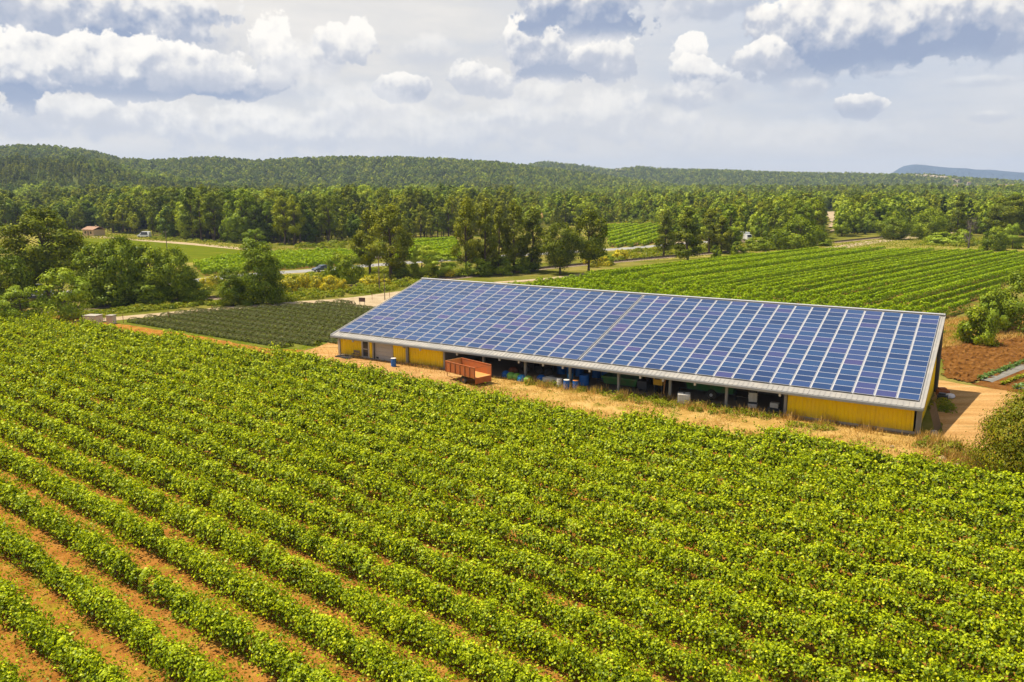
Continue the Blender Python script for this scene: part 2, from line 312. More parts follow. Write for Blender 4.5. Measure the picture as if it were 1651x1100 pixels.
# ------------------------------------------------------------------ sky, sun
def build_world():
    w = bpy.data.worlds.new('World'); S.world = w; w.use_nodes = True
    nt = w.node_tree; nt.nodes.clear(); out = nd(nt, 'ShaderNodeOutputWorld')
    sky = nd(nt, 'ShaderNodeTexSky', sky_type='NISHITA'); sky.sun_disc = False
    sky.sun_elevation = math.asin(TOSUN.z); sky.sun_rotation = math.atan2(TOSUN.x, TOSUN.y)
    sky.air_density = 1.0; sky.dust_density = 1.6; sky.ozone_density = 1.0
    bsky = nd(nt, 'ShaderNodeBackground', {0: sky.outputs[0], 1: 0.08})
    d = nd(nt, 'ShaderNodeTexCoord').outputs['Generated']
    sp = nd(nt, 'ShaderNodeSeparateXYZ', {0: d})
    az = math_(nt, 'ARCTAN2', sp.outputs[0], sp.outputs[1]); el = math_(nt, 'ARCSINE', sp.outputs[2])
    uv = nd(nt, 'ShaderNodeCombineXYZ', {0: az, 1: el}).outputs[0]
    # puffs: fractal cells displace the outline of every cloud
    def warp(off=(0, 0, 0)):
        v = nd(nt, 'ShaderNodeVectorMath', {0: uv, 1: off}, operation='ADD').outputs[0]
        vo = nd(nt, 'ShaderNodeTexVoronoi', {'Vector': v, 'Scale': 30.0, 'Detail': 3.5, 'Roughness': 0.55, 'Lacunarity': 2.1}, voronoi_dimensions='2D', feature='F1', normalize=True).outputs['Distance']
        no = noise(nt, v, 16.0, 7, 0.6)
        return vo, no
    def lump(off=(0, 0, 0)):
        v = nd(nt, 'ShaderNodeVectorMath', {0: uv, 1: off}, operation='ADD').outputs[0]
        vo = nd(nt, 'ShaderNodeTexVoronoi', {'Vector': v, 'Scale': 28.0, 'Detail': 3.0, 'Roughness': 0.5, 'Smoothness': 0.35}, voronoi_dimensions='2D', feature='SMOOTH_F1', normalize=True).outputs['Distance']
        return math_(nt, 'ADD', math_(nt, 'MULTIPLY', vo, -0.9), math_(nt, 'MULTIPLY', noise(nt, v, 15.0, 5, 0.55), 1.5))
    vo, no = warp()
    puff = math_(nt, 'ADD', math_(nt, 'MULTIPLY', math_(nt, 'SUBTRACT', 0.42, vo), 0.95), math_(nt, 'MULTIPLY', math_(nt, 'SUBTRACT', no, 0.5), 2.3))
    rel = math_(nt, 'SUBTRACT', lump(), lump((-0.005, 0.010, 0)))          # > 0 where a lump faces the sun
    # thin high veil, streaky
    veil_v = nd(nt, 'ShaderNodeMapping', {'Vector': uv}); veil_v.inputs['Scale'].default_value = (2.2, 9.0, 1); veil_v.inputs['Rotation'].default_value = (0, 0, 0.12)
    veil = noise(nt, veil_v.outputs[0], 1.6, 7, 0.58)
    col = ramp(nt, veil, [(0.30, (0.62, 0.67, 0.76)), (0.50, (0.80, 0.80, 0.80)), (0.70, (0.95, 0.925, 0.885))])
    blueness = nd(nt, 'ShaderNodeMapRange', {0: az, 1: -0.05, 2: 0.45}).outputs[0]
    hi = nd(nt, 'ShaderNodeMapRange', {0: el, 1: 0.03, 2: 0.21}).outputs[0]
    bl_ = math_(nt, 'MULTIPLY', math_(nt, 'MULTIPLY', blueness, hi), 0.72)
    col = mixc(nt, bl_, col, (0.40, 0.54, 0.80))
    low = nd(nt, 'ShaderNodeMapRange', {0: el, 1: 0.0, 2: 0.075, 3: 1.0, 4: 0.0}).outputs[0]
    col = mixc(nt, math_(nt, 'MULTIPLY', low, 0.55), col, (0.95, 0.87, 0.765))
    alpha = nd(nt, 'ShaderNodeMapRange', {0: el, 1: 0.25, 2: 0.8, 3: 0.97, 4: 0.35}).outputs[0]
    # clouds: centre, half width, half height, base level (pixels of the photograph turned into angles), opacity, darkness of the base
    def A(px, py):
        a, e = sightline(px, py); return a, math.atan(e)
    clouds = [
        (150, 190, 330, 40, 222, 0.75, 0.30), (430, 205, 200, 44, 250, 0.65, 0.22), (640, 215, 260, 50, 262, 0.5, 0.18), (930, 195, 240, 50, 240, 0.5, 0.2), (1250, 225, 300, 40, 262, 0.22, 0.05),
        (60, 20, 230, 62, 62, 0.95, 0.75), (250, 28, 130, 60, 72, 0.95, 1.0), (310, 70, 110, 50, 92, 0.6, 0.6), (200, 105, 290, 48, 150, 0.95, 0.85), (-80, 120, 160, 60, 158, 0.95, 1.0), (380, 130, 95, 32, 158, 0.9, 1.0), (320, 110, 110, 44, 140, 0.8, 0.35),
        (438, 88, 44, 52, 140, 0.85, 0.15), (505, 95, 62, 42, 130, 0.8, 0.3), (556, 66, 50, 34, 108, 0.85, 0.45), (470, 130, 90, 50, 190, 0.5, 0.2),
        (655, 138, 42, 24, 156, 0.9, 0.5), (775, 128, 52, 34, 155, 0.85, 0.3), (680, 90, 60, 34, 120, 0.4, 0.3), (725, 165, 40, 22, 182, 0.5, 0.2), (560, 175, 110, 40, 215, 0.4, 0.15),
        (845, 75, 40, 52, 130, 0.85, 0.15), (900, 82, 85, 55, 122, 0.95, 0.75), (985, 92, 55, 38, 124, 0.9, 0.5), (880, 150, 60, 30, 185, 0.5, 0.2), (1120, 4, 150, 34, 30, 0.6, 0.7), (955, 8, 120, 56, 46, 0.95, 1.0),
        (1115, 84, 32, 34, 128, 0.9, 0.2), (1125, 118, 45, 30, 146, 0.85, 0.9), (1110, 155, 90, 26, 174, 0.7, 0.45), (1195, 128, 45, 22, 144, 0.45, 0.3),
        (1300, 64, 115, 74, 108, 1.0, 0.75), (1225, 92, 55, 28, 112, 0.9, 0.5), (1410, 45, 130, 72, 98, 1.0, 0.95), (1530, 28, 150, 72, 84, 1.0, 0.95), (1680, 20, 90, 66, 70, 1.0, 0.8),
        (1388, 170, 46, 22, 185, 0.95, 0.5), (1298, 144, 42, 20, 158, 0.55, 0.3), (1595, 188, 44, 11, 195, 0.45, 0.3), (1570, 132, 70, 10, 142, 0.25, 0.6), (1450, 120, 60, 8, 128, 0.2, 0.6),
    ]
    # the same weather all round, outside the picture
    allround = noise(nt, nd(nt, 'ShaderNodeMapping', {'Vector': d, 'Scale': (1, 1, 2.2)}).outputs[0], 3.2, 6, 0.55)
    cov = ramp(nt, allround, [(0.47, (0, 0, 0)), (0.56, (1, 1, 1))])
    side = nd(nt, 'ShaderNodeMapRange', {0: sp.outputs[1], 1: 0.72, 2: 0.62, 3: 0.0, 4: 0.9}).outputs[0]
    over = nd(nt, 'ShaderNodeMapRange', {0: el, 1: 0.26, 2: 0.36, 3: 0.0, 4: 0.9}).outputs[0]
    col = mixc(nt, math_(nt, 'MULTIPLY', cov, math_(nt, 'MAXIMUM', side, over)), col, ramp(nt, allround, [(0.52, (0.86, 0.86, 0.86)), (0.72, (0.50, 0.54, 0.62))]))
    for cl in clouds:
        ca, ce = A(cl[0], cl[1]); cb = math.cos(ca); hw, hh = cl[2] / FOC * cb * cb, cl[3] / FOC * cb; base = A(cl[0], cl[4])[1]; op, dark = cl[5], cl[6]
        rel_v = nd(nt, 'ShaderNodeVectorMath', {0: uv, 1: (ca, ce, 0)}, operation='SUBTRACT').outputs[0]
        ln = nd(nt, 'ShaderNodeVectorMath', {0: nd(nt, 'ShaderNodeVectorMath', {0: rel_v, 1: (1 / hw, 1 / hh, 0)}, operation='MULTIPLY').outputs[0]}, operation='LENGTH').outputs['Value']
        body = math_(nt, 'ADD', math_(nt, 'SUBTRACT', 0.92, ln), puff)
        flat = math_(nt, 'MULTIPLY', math_(nt, 'ADD', math_(nt, 'SUBTRACT', el, base), math_(nt, 'MULTIPLY', puff, 0.010)), 1 / max(hh * 0.45, 1e-4))
        soft = 0.15 if op > 0.8 else 0.55
        al = nd(nt, 'ShaderNodeMapRange', {0: body, 1: 0.0, 2: soft}, interpolation_type='SMOOTHSTEP').outputs[0]
        al2 = nd(nt, 'ShaderNodeMapRange', {0: flat, 1: -1.3, 2: 0.35}, interpolation_type='SMOOTHSTEP').outputs[0]
        al = math_(nt, 'MULTIPLY', math_(nt, 'MULTIPLY', al, al2), op)
        hgt = math_(nt, 'MULTIPLY', math_(nt, 'SUBTRACT', el, base), 1 / (hh * 1.35))
        s = math_(nt, 'ADD', math_(nt, 'ADD', math_(nt, 'SUBTRACT', math_(nt, 'MULTIPLY', hgt, 0.85), 0.11), math_(nt, 'MULTIPLY', rel, 1.15)), math_(nt, 'MULTIPLY', puff, 0.12))
        lo = tuple(a + (b - a) * dark for a, b in zip((0.70, 0.72, 0.78), (0.29, 0.37, 0.56)))
        cc = ramp(nt, s, [(0.04, lo), (0.33, tuple(0.45 * a + 0.55 * b for a, b in zip(lo, (0.72, 0.74, 0.80)))), (0.54, (0.90, 0.90, 0.90)), (0.85, (1.12, 1.10, 1.05))])
        col = mixc(nt, al, col, cc)
    gap = math_(nt, 'MULTIPLY', alpha, 1.0)
    bcl = nd(nt, 'ShaderNodeBackground', {0: mixc(nt, 1.0, col, (1.03, 0.995, 0.95), 'MULTIPLY'), 1: 0.67})
    mx = nd(nt, 'ShaderNodeMixShader', {0: gap, 1: bsky.outputs[0], 2: bcl.outputs[0]})
    nt.links.new(mx.outputs[0], out.inputs[0])
    w.cycles.sampling_method = 'MANUAL'; w.cycles.sample_map_resolution = 512
build_world()

sun = bpy.data.lights.new('sun', 'SUN'); sun.energy = 5.0; sun.angle = R(0.53); sun.color = (1.0, 0.915, 0.74)
so = bpy.data.objects.new('sun', sun); C.objects.link(so); so.location = (-60, 40, 120)
so.rotation_euler = (-TOSUN).to_track_quat('-Z', 'Y').to_euler()

cam = bpy.data.cameras.new('camera'); co = bpy.data.objects.new('camera', cam); C.objects.link(co)
cam.sensor_width = 36.0; cam.lens = 36.0 * FOC / 1651.0; cam.clip_start = 0.5; cam.clip_end = 40000
co.matrix_world = Matrix(((_R[0], _U[0], -_F[0], 0), (_R[1], _U[1], -_F[1], 0), (_R[2], _U[2], -_F[2], CAMH), (0, 0, 0, 1)))
S.camera = co
S.view_settings.view_transform = 'Standard'; S.view_settings.look = 'None'; S.view_settings.gamma = 1.0; S.view_settings.exposure = 0.6
S.cycles.max_bounces = 8; S.cycles.diffuse_bounces = 3; S.cycles.glossy_bounces = 3; S.cycles.transmission_bounces = 4; S.cycles.volume_bounces = 0; S.cycles.transparent_max_bounces = 8
S.cycles.use_adaptive_sampling = True; S.cycles.adaptive_threshold = 0.02

# ------------------------------------------------------------------ terrain
def prof(pts):
    q = [sightline(*p) for p in pts]; return np.array([a for a, e in q]), np.array([e for a, e in q])
RIDGES = [   # crest distance, foot width, tree height on it, skyline
    (1150, 330, 7, prof([(-900, 262), (-300, 255), (0, 263), (50, 257), (120, 260), (170, 270), (230, 284), (300, 296), (380, 306), (2600, 306)])),
    (1750, 620, 9, prof([(-900, 215), (-200, 226), (0, 237), (60, 235), (100, 238), (150, 243), (190, 255), (220, 258), (270, 258), (325, 255), (370, 256), (410, 260), (470, 256), (560, 254), (650, 255), (720, 257), (800, 262), (860, 270), (920, 277), (1000, 287), (1060, 296), (1120, 304), (2600, 305)])),
    (2650, 700, 9, prof([(-900, 240), (300, 290), (780, 290), (830, 268), (865, 263), (880, 261), (940, 267), (985, 274), (1030, 269), (1070, 272), (1150, 274), (1200, 276), (1280, 279), (1380, 279), (1430, 281), (1500, 281), (1560, 287), (1651, 292), (1900, 290), (2600, 270)])),
]
def wob(x, y):
    return (np.sin(x * 0.011 + 1.3) * np.cos(y * 0.013) + 0.6 * np.sin(x * 0.027 - y * 0.019 + 0.7) + 0.35 * np.sin(x * 0.061 + y * 0.047)) / 1.95
def terrain(x, y):
    x = np.asarray(x, float); y = np.asarray(y, float)
    r = np.hypot(x, y); az = np.arctan2(x, y)
    t = np.clip((r - 430) / 700, 0, 1); z = 7.0 * t * t * (3 - 2 * t) * np.clip(0.65 - az * 0.9, 0.15, 1.0)
    z = z + wob(x, y) * 1.6 * np.clip((r - 450) / 300, 0, 1)
    for D, W, th, (pa, pe) in RIDGES:
        top = CAMH + D * np.interp(az, pa, pe) - th
        k = np.clip((r - (D - W)) / W, 0, 1); k = np.where(r > D, np.clip(1 - (r - D) / 500, 0, 1), k); k = k * k * (3 - 2 * k)
        z = np.maximum(z, top * k + wob(x * 0.8, y * 0.8) * 6 * k * np.clip((D - r) / 200, 0, 1))
    return z

def build_ground():
    rad = np.concatenate([np.linspace(0, 430, 12), np.linspace(470, 2900, 84), np.array([3200, 3800, 5000, 7000, 9700])])
    azs = np.concatenate([np.radians(np.linspace(-46, 46, 300)), np.radians(np.linspace(46, 314, 90))[1:-1]])
    rr, aa = np.meshgrid(rad[1:], azs, indexing='ij'); x = rr * np.sin(aa); y = rr * np.cos(aa); z = terrain(x, y)
    z = np.where(rr < 431, 0.0, z)
    n = len(azs); k = len(rad) - 1
    v = [(0, 0, 0)] + np.stack([x, y, z], -1).reshape(-1, 3).tolist()
    f = [(0, 1 + (j + 1) % n, 1 + j) for j in range(n)]
    mi = [0] * n
    for i in range(k - 1):
        for j in range(n):
            a, b = 1 + i * n + j, 1 + i * n + (j + 1) % n
            f.append((a, b, b + n, a + n)); mi.append(0 if rad[i + 1] < 500 else 1)
    me = bpy.data.meshes.new('ground'); me.from_pydata(v, [], f); me.materials.append(M['ground']); me.materials.append(M['hillsoil'])
    me.polygons.foreach_set('material_index', mi); me.polygons.foreach_set('use_smooth', [True] * len(f)); me.update()
    tag(link('ground', me), kind='structure')
build_ground()

def build_mountain():
    pa, pe = prof([(1250, 296), (1380, 292), (1437, 280), (1447, 273), (1458, 267.5), (1475, 265), (1492, 266.2), (1505, 268), (1530, 270.5), (1560, 271.5), (1572, 273.5), (1600, 274), (1625, 276.5), (1651, 278.5), (1720, 281), (1900, 288), (2300, 296)])
    D = 9000.0; azs = np.radians(np.linspace(14, 50, 260)); v = []; K = 9
    for i in range(K):
        t = i / (K - 1); r = D - 1400 * (1 - t)
        for a in azs:
            zt = CAMH + D * np.interp(a, pa, pe); jag = 14 * math.sin(a * 330 + i * 2.1) * (1 - t) * t * 4 + 9 * math.sin(a * 900 + i) * (1 - t)
            v.append((r * math.sin(a), r * math.cos(a), max(-0.5, zt * t ** 0.8 + jag - 2 * (1 - t))))
    for a in azs: v.append((10100 * math.sin(a), 10100 * math.cos(a), -1))
    n = len(azs); f = [(i * n + j, i * n + j + 1, (i + 1) * n + j + 1, (i + 1) * n + j) for i in range(K) for j in range(n - 1)]
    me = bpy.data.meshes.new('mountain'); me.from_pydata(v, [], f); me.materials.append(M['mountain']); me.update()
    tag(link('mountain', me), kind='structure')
M['mountain'] = mat_ground('haze_blue_rock', [(0.40, (0.020, 0.045, 0.075)), (0.66, (0.04, 0.07, 0.10)), (0.78, (0.16, 0.17, 0.18))], 0.004, 7, bump=0.0, bumpscale=0.02)  # rock colour shifted to blue, standing in for the distant haze
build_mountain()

# ------------------------------------------------------------------ ground sheets with ragged edges
def ragged(poly, step=1.2, amp=0.35):
    out = []; k = len(poly)
    for i in range(k):
        a = np.array(poly[i][:2], float); b = np.array(poly[(i + 1) % k][:2], float); L_ = np.linalg.norm(b - a); n = max(1, int(L_ / step))
        nr = np.array([-(b - a)[1], (b - a)[0]]) / max(L_, 1e-6); o = 0.0
        for j in range(n):
            o = 0.7 * o + 0.6 * rng.normal() * amp * (0 if j == 0 else 1)
            out.append(a + (b - a) * j / n + nr * o)
    return out
def sheet(name, poly, z, mat, step=1.2, amp=0.35, kind='structure'):
    p = ragged(poly, step, amp); area = sum(a[0] * b[1] - b[0] * a[1] for a, b in zip(p, p[1:] + p[:1]))
    if area < 0: p = p[::-1]
    vs, _e, fs, *_ = delaunay_2d_cdt([Vector((q[0], q[1])) for q in p], [], [list(range(len(p)))], 1, 1e-4)
    me = bpy.data.meshes.new(name); me.from_pydata([(q.x, q.y, z if z < .5 else float(terrain(q.x, q.y)) + .4) for q in vs], [], [list(f) for f in fs]); me.materials.append(mat); me.update()
    return tag(link(name, me), kind=kind)
def strip(pts, w):
    P = [np.array(p[:2], float) for p in pts]; Lf, Rt = [], []
    for i, p in enumerate(P):
        t = P[min(i + 1, len(P) - 1)] - P[max(i - 1, 0)]; t /= np.linalg.norm(t); n = np.array([-t[1], t[0]])
        ww = w[i] if hasattr(w, '__len__') else w
        Lf.append(p + n * ww / 2); Rt.append(p - n * ww / 2)
    return Lf + Rt[::-1]
def px(*pts): return [at(*p) for p in pts]
def smooth(pts, n=6):
    P = [np.array(p[:2], float) for p in pts]; out = []
    for i in range(len(P) - 1):
        p0, p1, p2, p3 = P[max(i - 1, 0)], P[i], P[i + 1], P[min(i + 2, len(P) - 1)]
        for j in range(n):
            t = j / n; out.append(0.5 * ((2 * p1) + (-p0 + p2) * t + (2 * p0 - 5 * p1 + 4 * p2 - p3) * t * t + (-p0 + 3 * p1 - 3 * p2 + p3) * t ** 3))
    return out + [P[-1]]

# far boundary of the front vineyard, in the world (foot of the vines)
VEDGE = [(-92, 131), (-72, 118.5), (-51.3, 105.1), (-37.7, 97.2), (-24.7, 88.6), (-17.0, 82.0), (-7.5, 75.6), (3.9, 66.8), (13.3, 61.2), (22.0, 57.5), (27.3, 54.1), (30.9, 50.9), (35.6, 47.1), (49, 36)]
sheet('vineyard_soil', [(-95, 133)] + [(x + (3.3 if x < -20 else 0.9), y + (4.8 if x < -20 else 1.1)) for x, y in VEDGE] + [(60, 24), (40, 5), (-30, 2), (-95, 60)], 0.012, M['soil'])
YARD = [bp(-6, 13), bp(-3, 22.5), bp(5, 24), bp(14, 24.8), bp(20, 25.5), bp(19.5, 17), bp(17, 15.5), bp(0, 15.6), bp(-0.5, 2), bp(-5, 1)]
sheet('yard', YARD, 0.024, M['dust'])
VERGE = [bp(20, 17), bp(20.5, 26.5), bp(33, 28.2), bp(46, 27.6), bp(55, 26.8), bp(62, 27.6), bp(66, 28.8), bp(69, 30), bp(73, 31), bp(72, 27), bp(66, 21.5), bp(63.5, 18), bp(61, 16), bp(50, 15.9), bp(30, 15.9)]
sheet('verge', VERGE, 0.02, M['strawground'])
TRACK2 = [bp(61.6, -1.5), bp(63, 12), bp(63.5, 18), bp(66, 21.5), bp(70, 25), bp(75, 22), bp(74, 10), bp(72, 3.0), bp(71, -2), bp(66, -3.6), bp(62, -5), bp(40, -6), bp(10, -7), bp(-4, -4), bp(-5, 0), bp(10, -1), bp(40, -0.5)]
sheet('sandy_yard', TRACK2, 0.028, M['dust'])
farm_track = smooth(px((-160, 548), (0, 531), (150, 517.5), (300, 503.5), (430, 492), (560, 483), (640, 473), (700, 466)))
sheet('farm_track', strip(farm_track, 3.6), 0.03, M['sand'], 1.5, 0.22)
sheet('track_junction', px((525, 490), (610, 477), (680, 470), (665, 500), (640, 510), (590, 497)), 0.034, M['sand'], 1.0, 0.3)
sheet('field_path', strip(smooth(px((800, 456), (880, 450), (960, 440), (1040, 432), (1110, 423))), 2.6), 0.03, M['sand'], 2.0, 0.6)
rail_line = smooth(px((-120, 521), (40, 505.5), (200, 491.5), (350, 480.5), (520, 467), (690, 452), (800, 441), (900, 430.5), (1100, 412.5), (1270, 398), (1420, 383), (1500, 374)))
sheet('railway_ballast', strip(rail_line, 5.0), 0.04, M['ballast'], 2.0, 0.3)
road_line = smooth(px((-60, 489), (120, 471), (315, 453), (370, 446.5), (440, 440.5), (510, 436), (600, 428), (800, 414), (985, 402.5), (1050, 397.5), (1200, 385)))
sheet('road', strip(road_line, 6.2), 0.036, M['asphalt'], 2.5, 0.06)
sheet('road_verge', strip(road_line, 10.5), 0.016, M['drymeadow'], 2.5, 0.6)
sheet('field_track', strip(smooth(px((60, 377), (130, 380), (250, 389), (330, 395.5), (400, 402), (495, 407))), 5.0), 0.03, M['sand'], 3, 0.4)
sheet('meadow_verge', px((40, 371), (130, 373), (250, 381), (400, 396), (500, 402), (498, 412), (410, 409), (310, 428), (280, 434), (60, 430)), 0.014, M['drymeadow'], 3, 0.8)
sheet('meadow', px((60, 383), (130, 384), (300, 391.5), (405, 405.5), (330, 421), (300, 424), (60, 424)), 0.022, M['meadow'], 3, 0.5)
sheet('side_track', strip(smooth(px((1345, 400), (1410, 390), (1478, 382), (1530, 375))), 6.0), 0.03, M['sand'], 3, 0.4)
sheet('railway_verge', px((1000, 424), (1330, 393), (1480, 379), (1651, 388), (1800, 396), (1800, 410), (1651, 405), (1560, 402), (1330, 399), (1130, 415)), 0.018, M['drymeadow'], 3, 0.9)
sheet('bare_clearing', px((1329, 343), (1350, 343), (1348, 356), (1347, 374), (1337, 374), (1339, 356)), 0.6, M['sand'], 8, 1.2)
sheet('ploughed_clearing', px((860, 344), (1010, 341), (1012, 345), (930, 347), (885, 357), (866, 352)), 0.6, M['dust'], 8, 2)
sheet('car_park', px((1080, 391), (1260, 381), (1270, 386), (1100, 398)), 0.02, M['sand'], 4, 0.8)
sheet('dry_bank', px((1520, 520), (1560, 512), (1660, 505), (1760, 505), (1760, 545), (1651, 546), (1560, 556), (1516, 566)), 0.018, M['strawground'], 1, 0.5)
LAV = px((205, 521), (330, 499), (430, 493), (560, 486), (655, 505), (545, 559), (440, 562))
sheet('lavender_soil', [(-58.5, 117.2), (-51.0, 129.2), (-41, 132.0), (-29, 138.0), (-17, 125.5), (-21.3, 97.5), (-28.5, 96.3)], 0.02, M['lavground'], 1.2, 0.3)

# tilled ground with real clods, and the beds beside it
def build_tilled():
    poly = [(44.6, 80.5), (46.0, 83.2), (51.1, 95.0), (57.1, 99.6), (66.1, 102.8), (76, 103), (78, 92), (63, 90.5), (55, 85.5), (49, 80.0), (45.9, 78.2)]
    bm = bmesh.new(); st = 0.32; idx = {}
    P2 = [Vector((a, b)) for a, b in ragged(poly, 1.0, 0.3)]
    def inside(x, y):
        c = False; j = len(P2) - 1
        for i in range(len(P2)):
            if (P2[i].y > y) != (P2[j].y > y) and x < (P2[j].x - P2[i].x) * (y - P2[i].y) / (P2[j].y - P2[i].y) + P2[i].x: c = not c
            j = i
        return c
    def vtx(i, j):
        if (i, j) not in idx:
            x, y = 43 + i * st, 77 + j * st
            idx[i, j] = bm.verts.new((x + random.uniform(-.12, .12), y + random.uniform(-.12, .12), 0.05 + abs(random.gauss(0, 0.13))))
        return idx[i, j]
    for i in range(112):
        for j in range(86):
            if inside(43 + (i + .5) * st, 77 + (j + .5) * st): bm.faces.new((vtx(i, j), vtx(i + 1, j), vtx(i + 1, j + 1), vtx(i, j + 1)))
    me = bpy.data.meshes.new('tilled_soil'); bm.to_mesh(me); bm.free(); me.materials.append(M['till']); tag(link('tilled_soil', me), kind='structure')
build_tilled()
sheet('garden_soil', [(45.6, 78.0), (49, 80.3), (55, 85.8), (63, 91), (80, 93), (80, 84), (60, 78), (50, 73.5), (46.8, 75.2)], 0.022, M['till'], 1, 0.25)

# ------------------------------------------------------------------ barn
def build_barn():
    root = empty('solar_barn', B0, BYAW)
    tag(root, 'long yellow sheet metal barn whose single slope roof is covered with blue solar panels', 'barn')
    LN, SL, ZR = 61.41, R(15.28), 7.27; cs, sn = math.cos(SL), math.sin(SL)
    def zr(n): return ZR - math.tan(SL) * n                 # panel plane height over N
    def P(l, n, z): return (l, -n, z)                        # barn local axes: x along, y = -N
    X0, X1, NF, NB = -0.35, LN + 0.35, 17.25, -0.35
    # roof sheet with standing ribs, as one thick slab
    m = MB(); t = 0.16; dz = 0.10
    v = [P(X0, NB, zr(NB) - dz), P(X1, NB, zr(NB) - dz), P(X1, NF, zr(NF) - dz), P(X0, NF, zr(NF) - dz)]
    m.add(v + [(a, b, c - t) for a, b, c in v], [(3, 2, 1, 0), (4, 5, 6, 7), (0, 1, 5, 4), (1, 2, 6, 5), (2, 3, 7, 6), (3, 0, 4, 7)])
    x = X0 + 0.1
    while x < X1 - 0.1:
        for n0, n1 in ((16.48, NF - 0.002),) if 0.3 < x < LN - 0.2 else ((NB + 0.01, NF - 0.002),):
            a = [P(x, n0, zr(n0) - dz + 0.002), P(x + 0.07, n0, zr(n0) - dz + 0.002), P(x + 0.07, n1, zr(n1) - dz + 0.002), P(x, n1, zr(n1) - dz + 0.002)]
            m.add(a + [(p, q, r_ + 0.035) for p, q, r_ in a], [(7, 6, 5, 4), (0, 1, 5, 4), (1, 2, 6, 5), (2, 3, 7, 6), (3, 0, 4, 7)])
        x += 0.42
    roof = m.build('roof', M['roofmetal'], root)
    MB().add([P(X0 - .02, NB - .06, zr(NB) - .26), P(X1 + .02, NB - .06, zr(NB) - .26), P(X1 + .02, NB + .22, zr(NB) + .06), P(X0 - .02, NB + .22, zr(NB) + .06), P(X0 - .02, NB - .06, zr(NB) + .1), P(X1 + .02, NB - .06, zr(NB) + .1)],
             [(0, 1, 5, 4), (4, 5, 2, 3), (0, 3, 2, 1), (0, 4, 3), (1, 2, 5)]).build('ridge_cap', M['alu'], roof)
    # gutter along the low eave
    g = MB(); z0 = zr(NF) - 0.12
    g.box(X0, X1, -NF - 0.14, -NF - 0.003, z0 - 0.24, z0 - 0.02); g.build('gutter', M['grey'], root, 0.02)
    # edge trims of the two verges
    for xx in (X0 - 0.05, X1):
        q = MB(); w = 0.05
        a = [P(xx, NB - 0.05, zr(NB) - .02), P(xx + w, NB - 0.05, zr(NB) - .02), P(xx + w, NF + .02, zr(NF) - .02), P(xx, NF + .02, zr(NF) - .02)]
        q.add(a + [(p, b, c - 0.32) for p, b, c in a], [(3, 2, 1, 0), (4, 5, 6, 7), (0, 1, 5, 4), (1, 2, 6, 5), (2, 3, 7, 6), (3, 0, 4, 7)]).build('verge_trim', M['alu'] if xx < 0 else M['roofmetal'], root)
    # corrugated walls
    def corr(name, a, b, top, mat, out, zb=0.0, parent=root):
        """sheeting from a to b (l,n), top height per n, trapezoid ribs"""
        a = np.array(a, float); b = np.array(b, float); Ln = np.linalg.norm(b - a); d = (b - a) / Ln; o = np.array(out, float)
        pr = []; s = 0.0
        while s < Ln:
            for ds, h in ((0, 0), (0.20, 0), (0.235, 0.045), (0.295, 0.045)):
                if s + ds <= Ln: pr.append((s + ds, h))
            s += 0.33
        pr.append((Ln, 0)); v = []
        for s_, h in pr:
            q = a + d * s_ + o * h; zt = top(q[1]); v += [P(q[0], q[1], zb), P(q[0], q[1], zt)]
        k = len(pr); f = [(2 * i, 2 * i + 2, 2 * i + 3, 2 * i + 1) for i in range(k - 1)]
        ob = a - o * 0.06; oe = b - o * 0.06
        v += [P(*ob, zb), P(*ob, top(ob[1])), P(*oe, zb), P(*oe, top(oe[1]))]; nn = 2 * k
        f += [(nn, nn + 1, nn + 3, nn + 2), (0, 1, nn + 1, nn), (2 * k - 2, nn + 2, nn + 3, 2 * k - 1)]
        return MB().add(v, f).build(name, mat, parent)
    tf = lambda n: zr(n) - 0.262
    FW = 16.2
    corr('front_wall', (0.15, FW), (3.42, FW), tf, M['yellow'], (0, 1)); corr('front_wall', (4.58, FW), (5.18, FW), tf, M['yellow'], (0, 1))
    corr('front_wall', (8.1, FW), (10.0, FW), tf, M['yellow'], (0, 1)); corr('front_wall', (10.35, FW), (15.1, FW), tf, M['yellow'], (0, 1))
    corr('front_wall', (51.35, FW), (61.1, FW), tf, M['yellow'], (0, 1))
    MB().box(3.42, 4.58, -FW - .02, -FW + .06, 2.16, tf(FW)).build('front_wall', M['yellow'], root)
    corr('gable_wall', (0, 0.2), (0, FW), tf, M['yellow'], (-1, 0)); corr('gable_wall', (61.4, FW - .1), (61.4, 0.62), tf, M['yellow'], (1, 0))
    corr('back_wall', (61.2, 0.1), (0.1, 0.1), tf, M['yellow'], (0, -1))
    MB().box(51.2, 61.6, -FW - .12, -FW - .052, 0, 0.22).build('plinth', M['concrete'], root)
    MB().box(0.1, 15.2, -FW - .10, -FW - .052, 0, 0.10).build('plinth', M['concrete'], root)
    # inside: floor, partitions, block wall
    MB().box(0.3, 61.0, -16.6, -0.4, 0.03, 0.06).build('floor', M['floor'], root)
    MB().box(15.12, 15.24, -16.1, -0.3, 0.06, 2.9).build('partition', M['grey'], root)
    MB().box(51.0, 51.16, -16.0, -9.5, 0.06, 2.9).build('partition', M['render'], root)
    MB().box(46.4, 51.0, -9.6, -9.45, 0.06, 4.0).build('partition', M['render'], root)
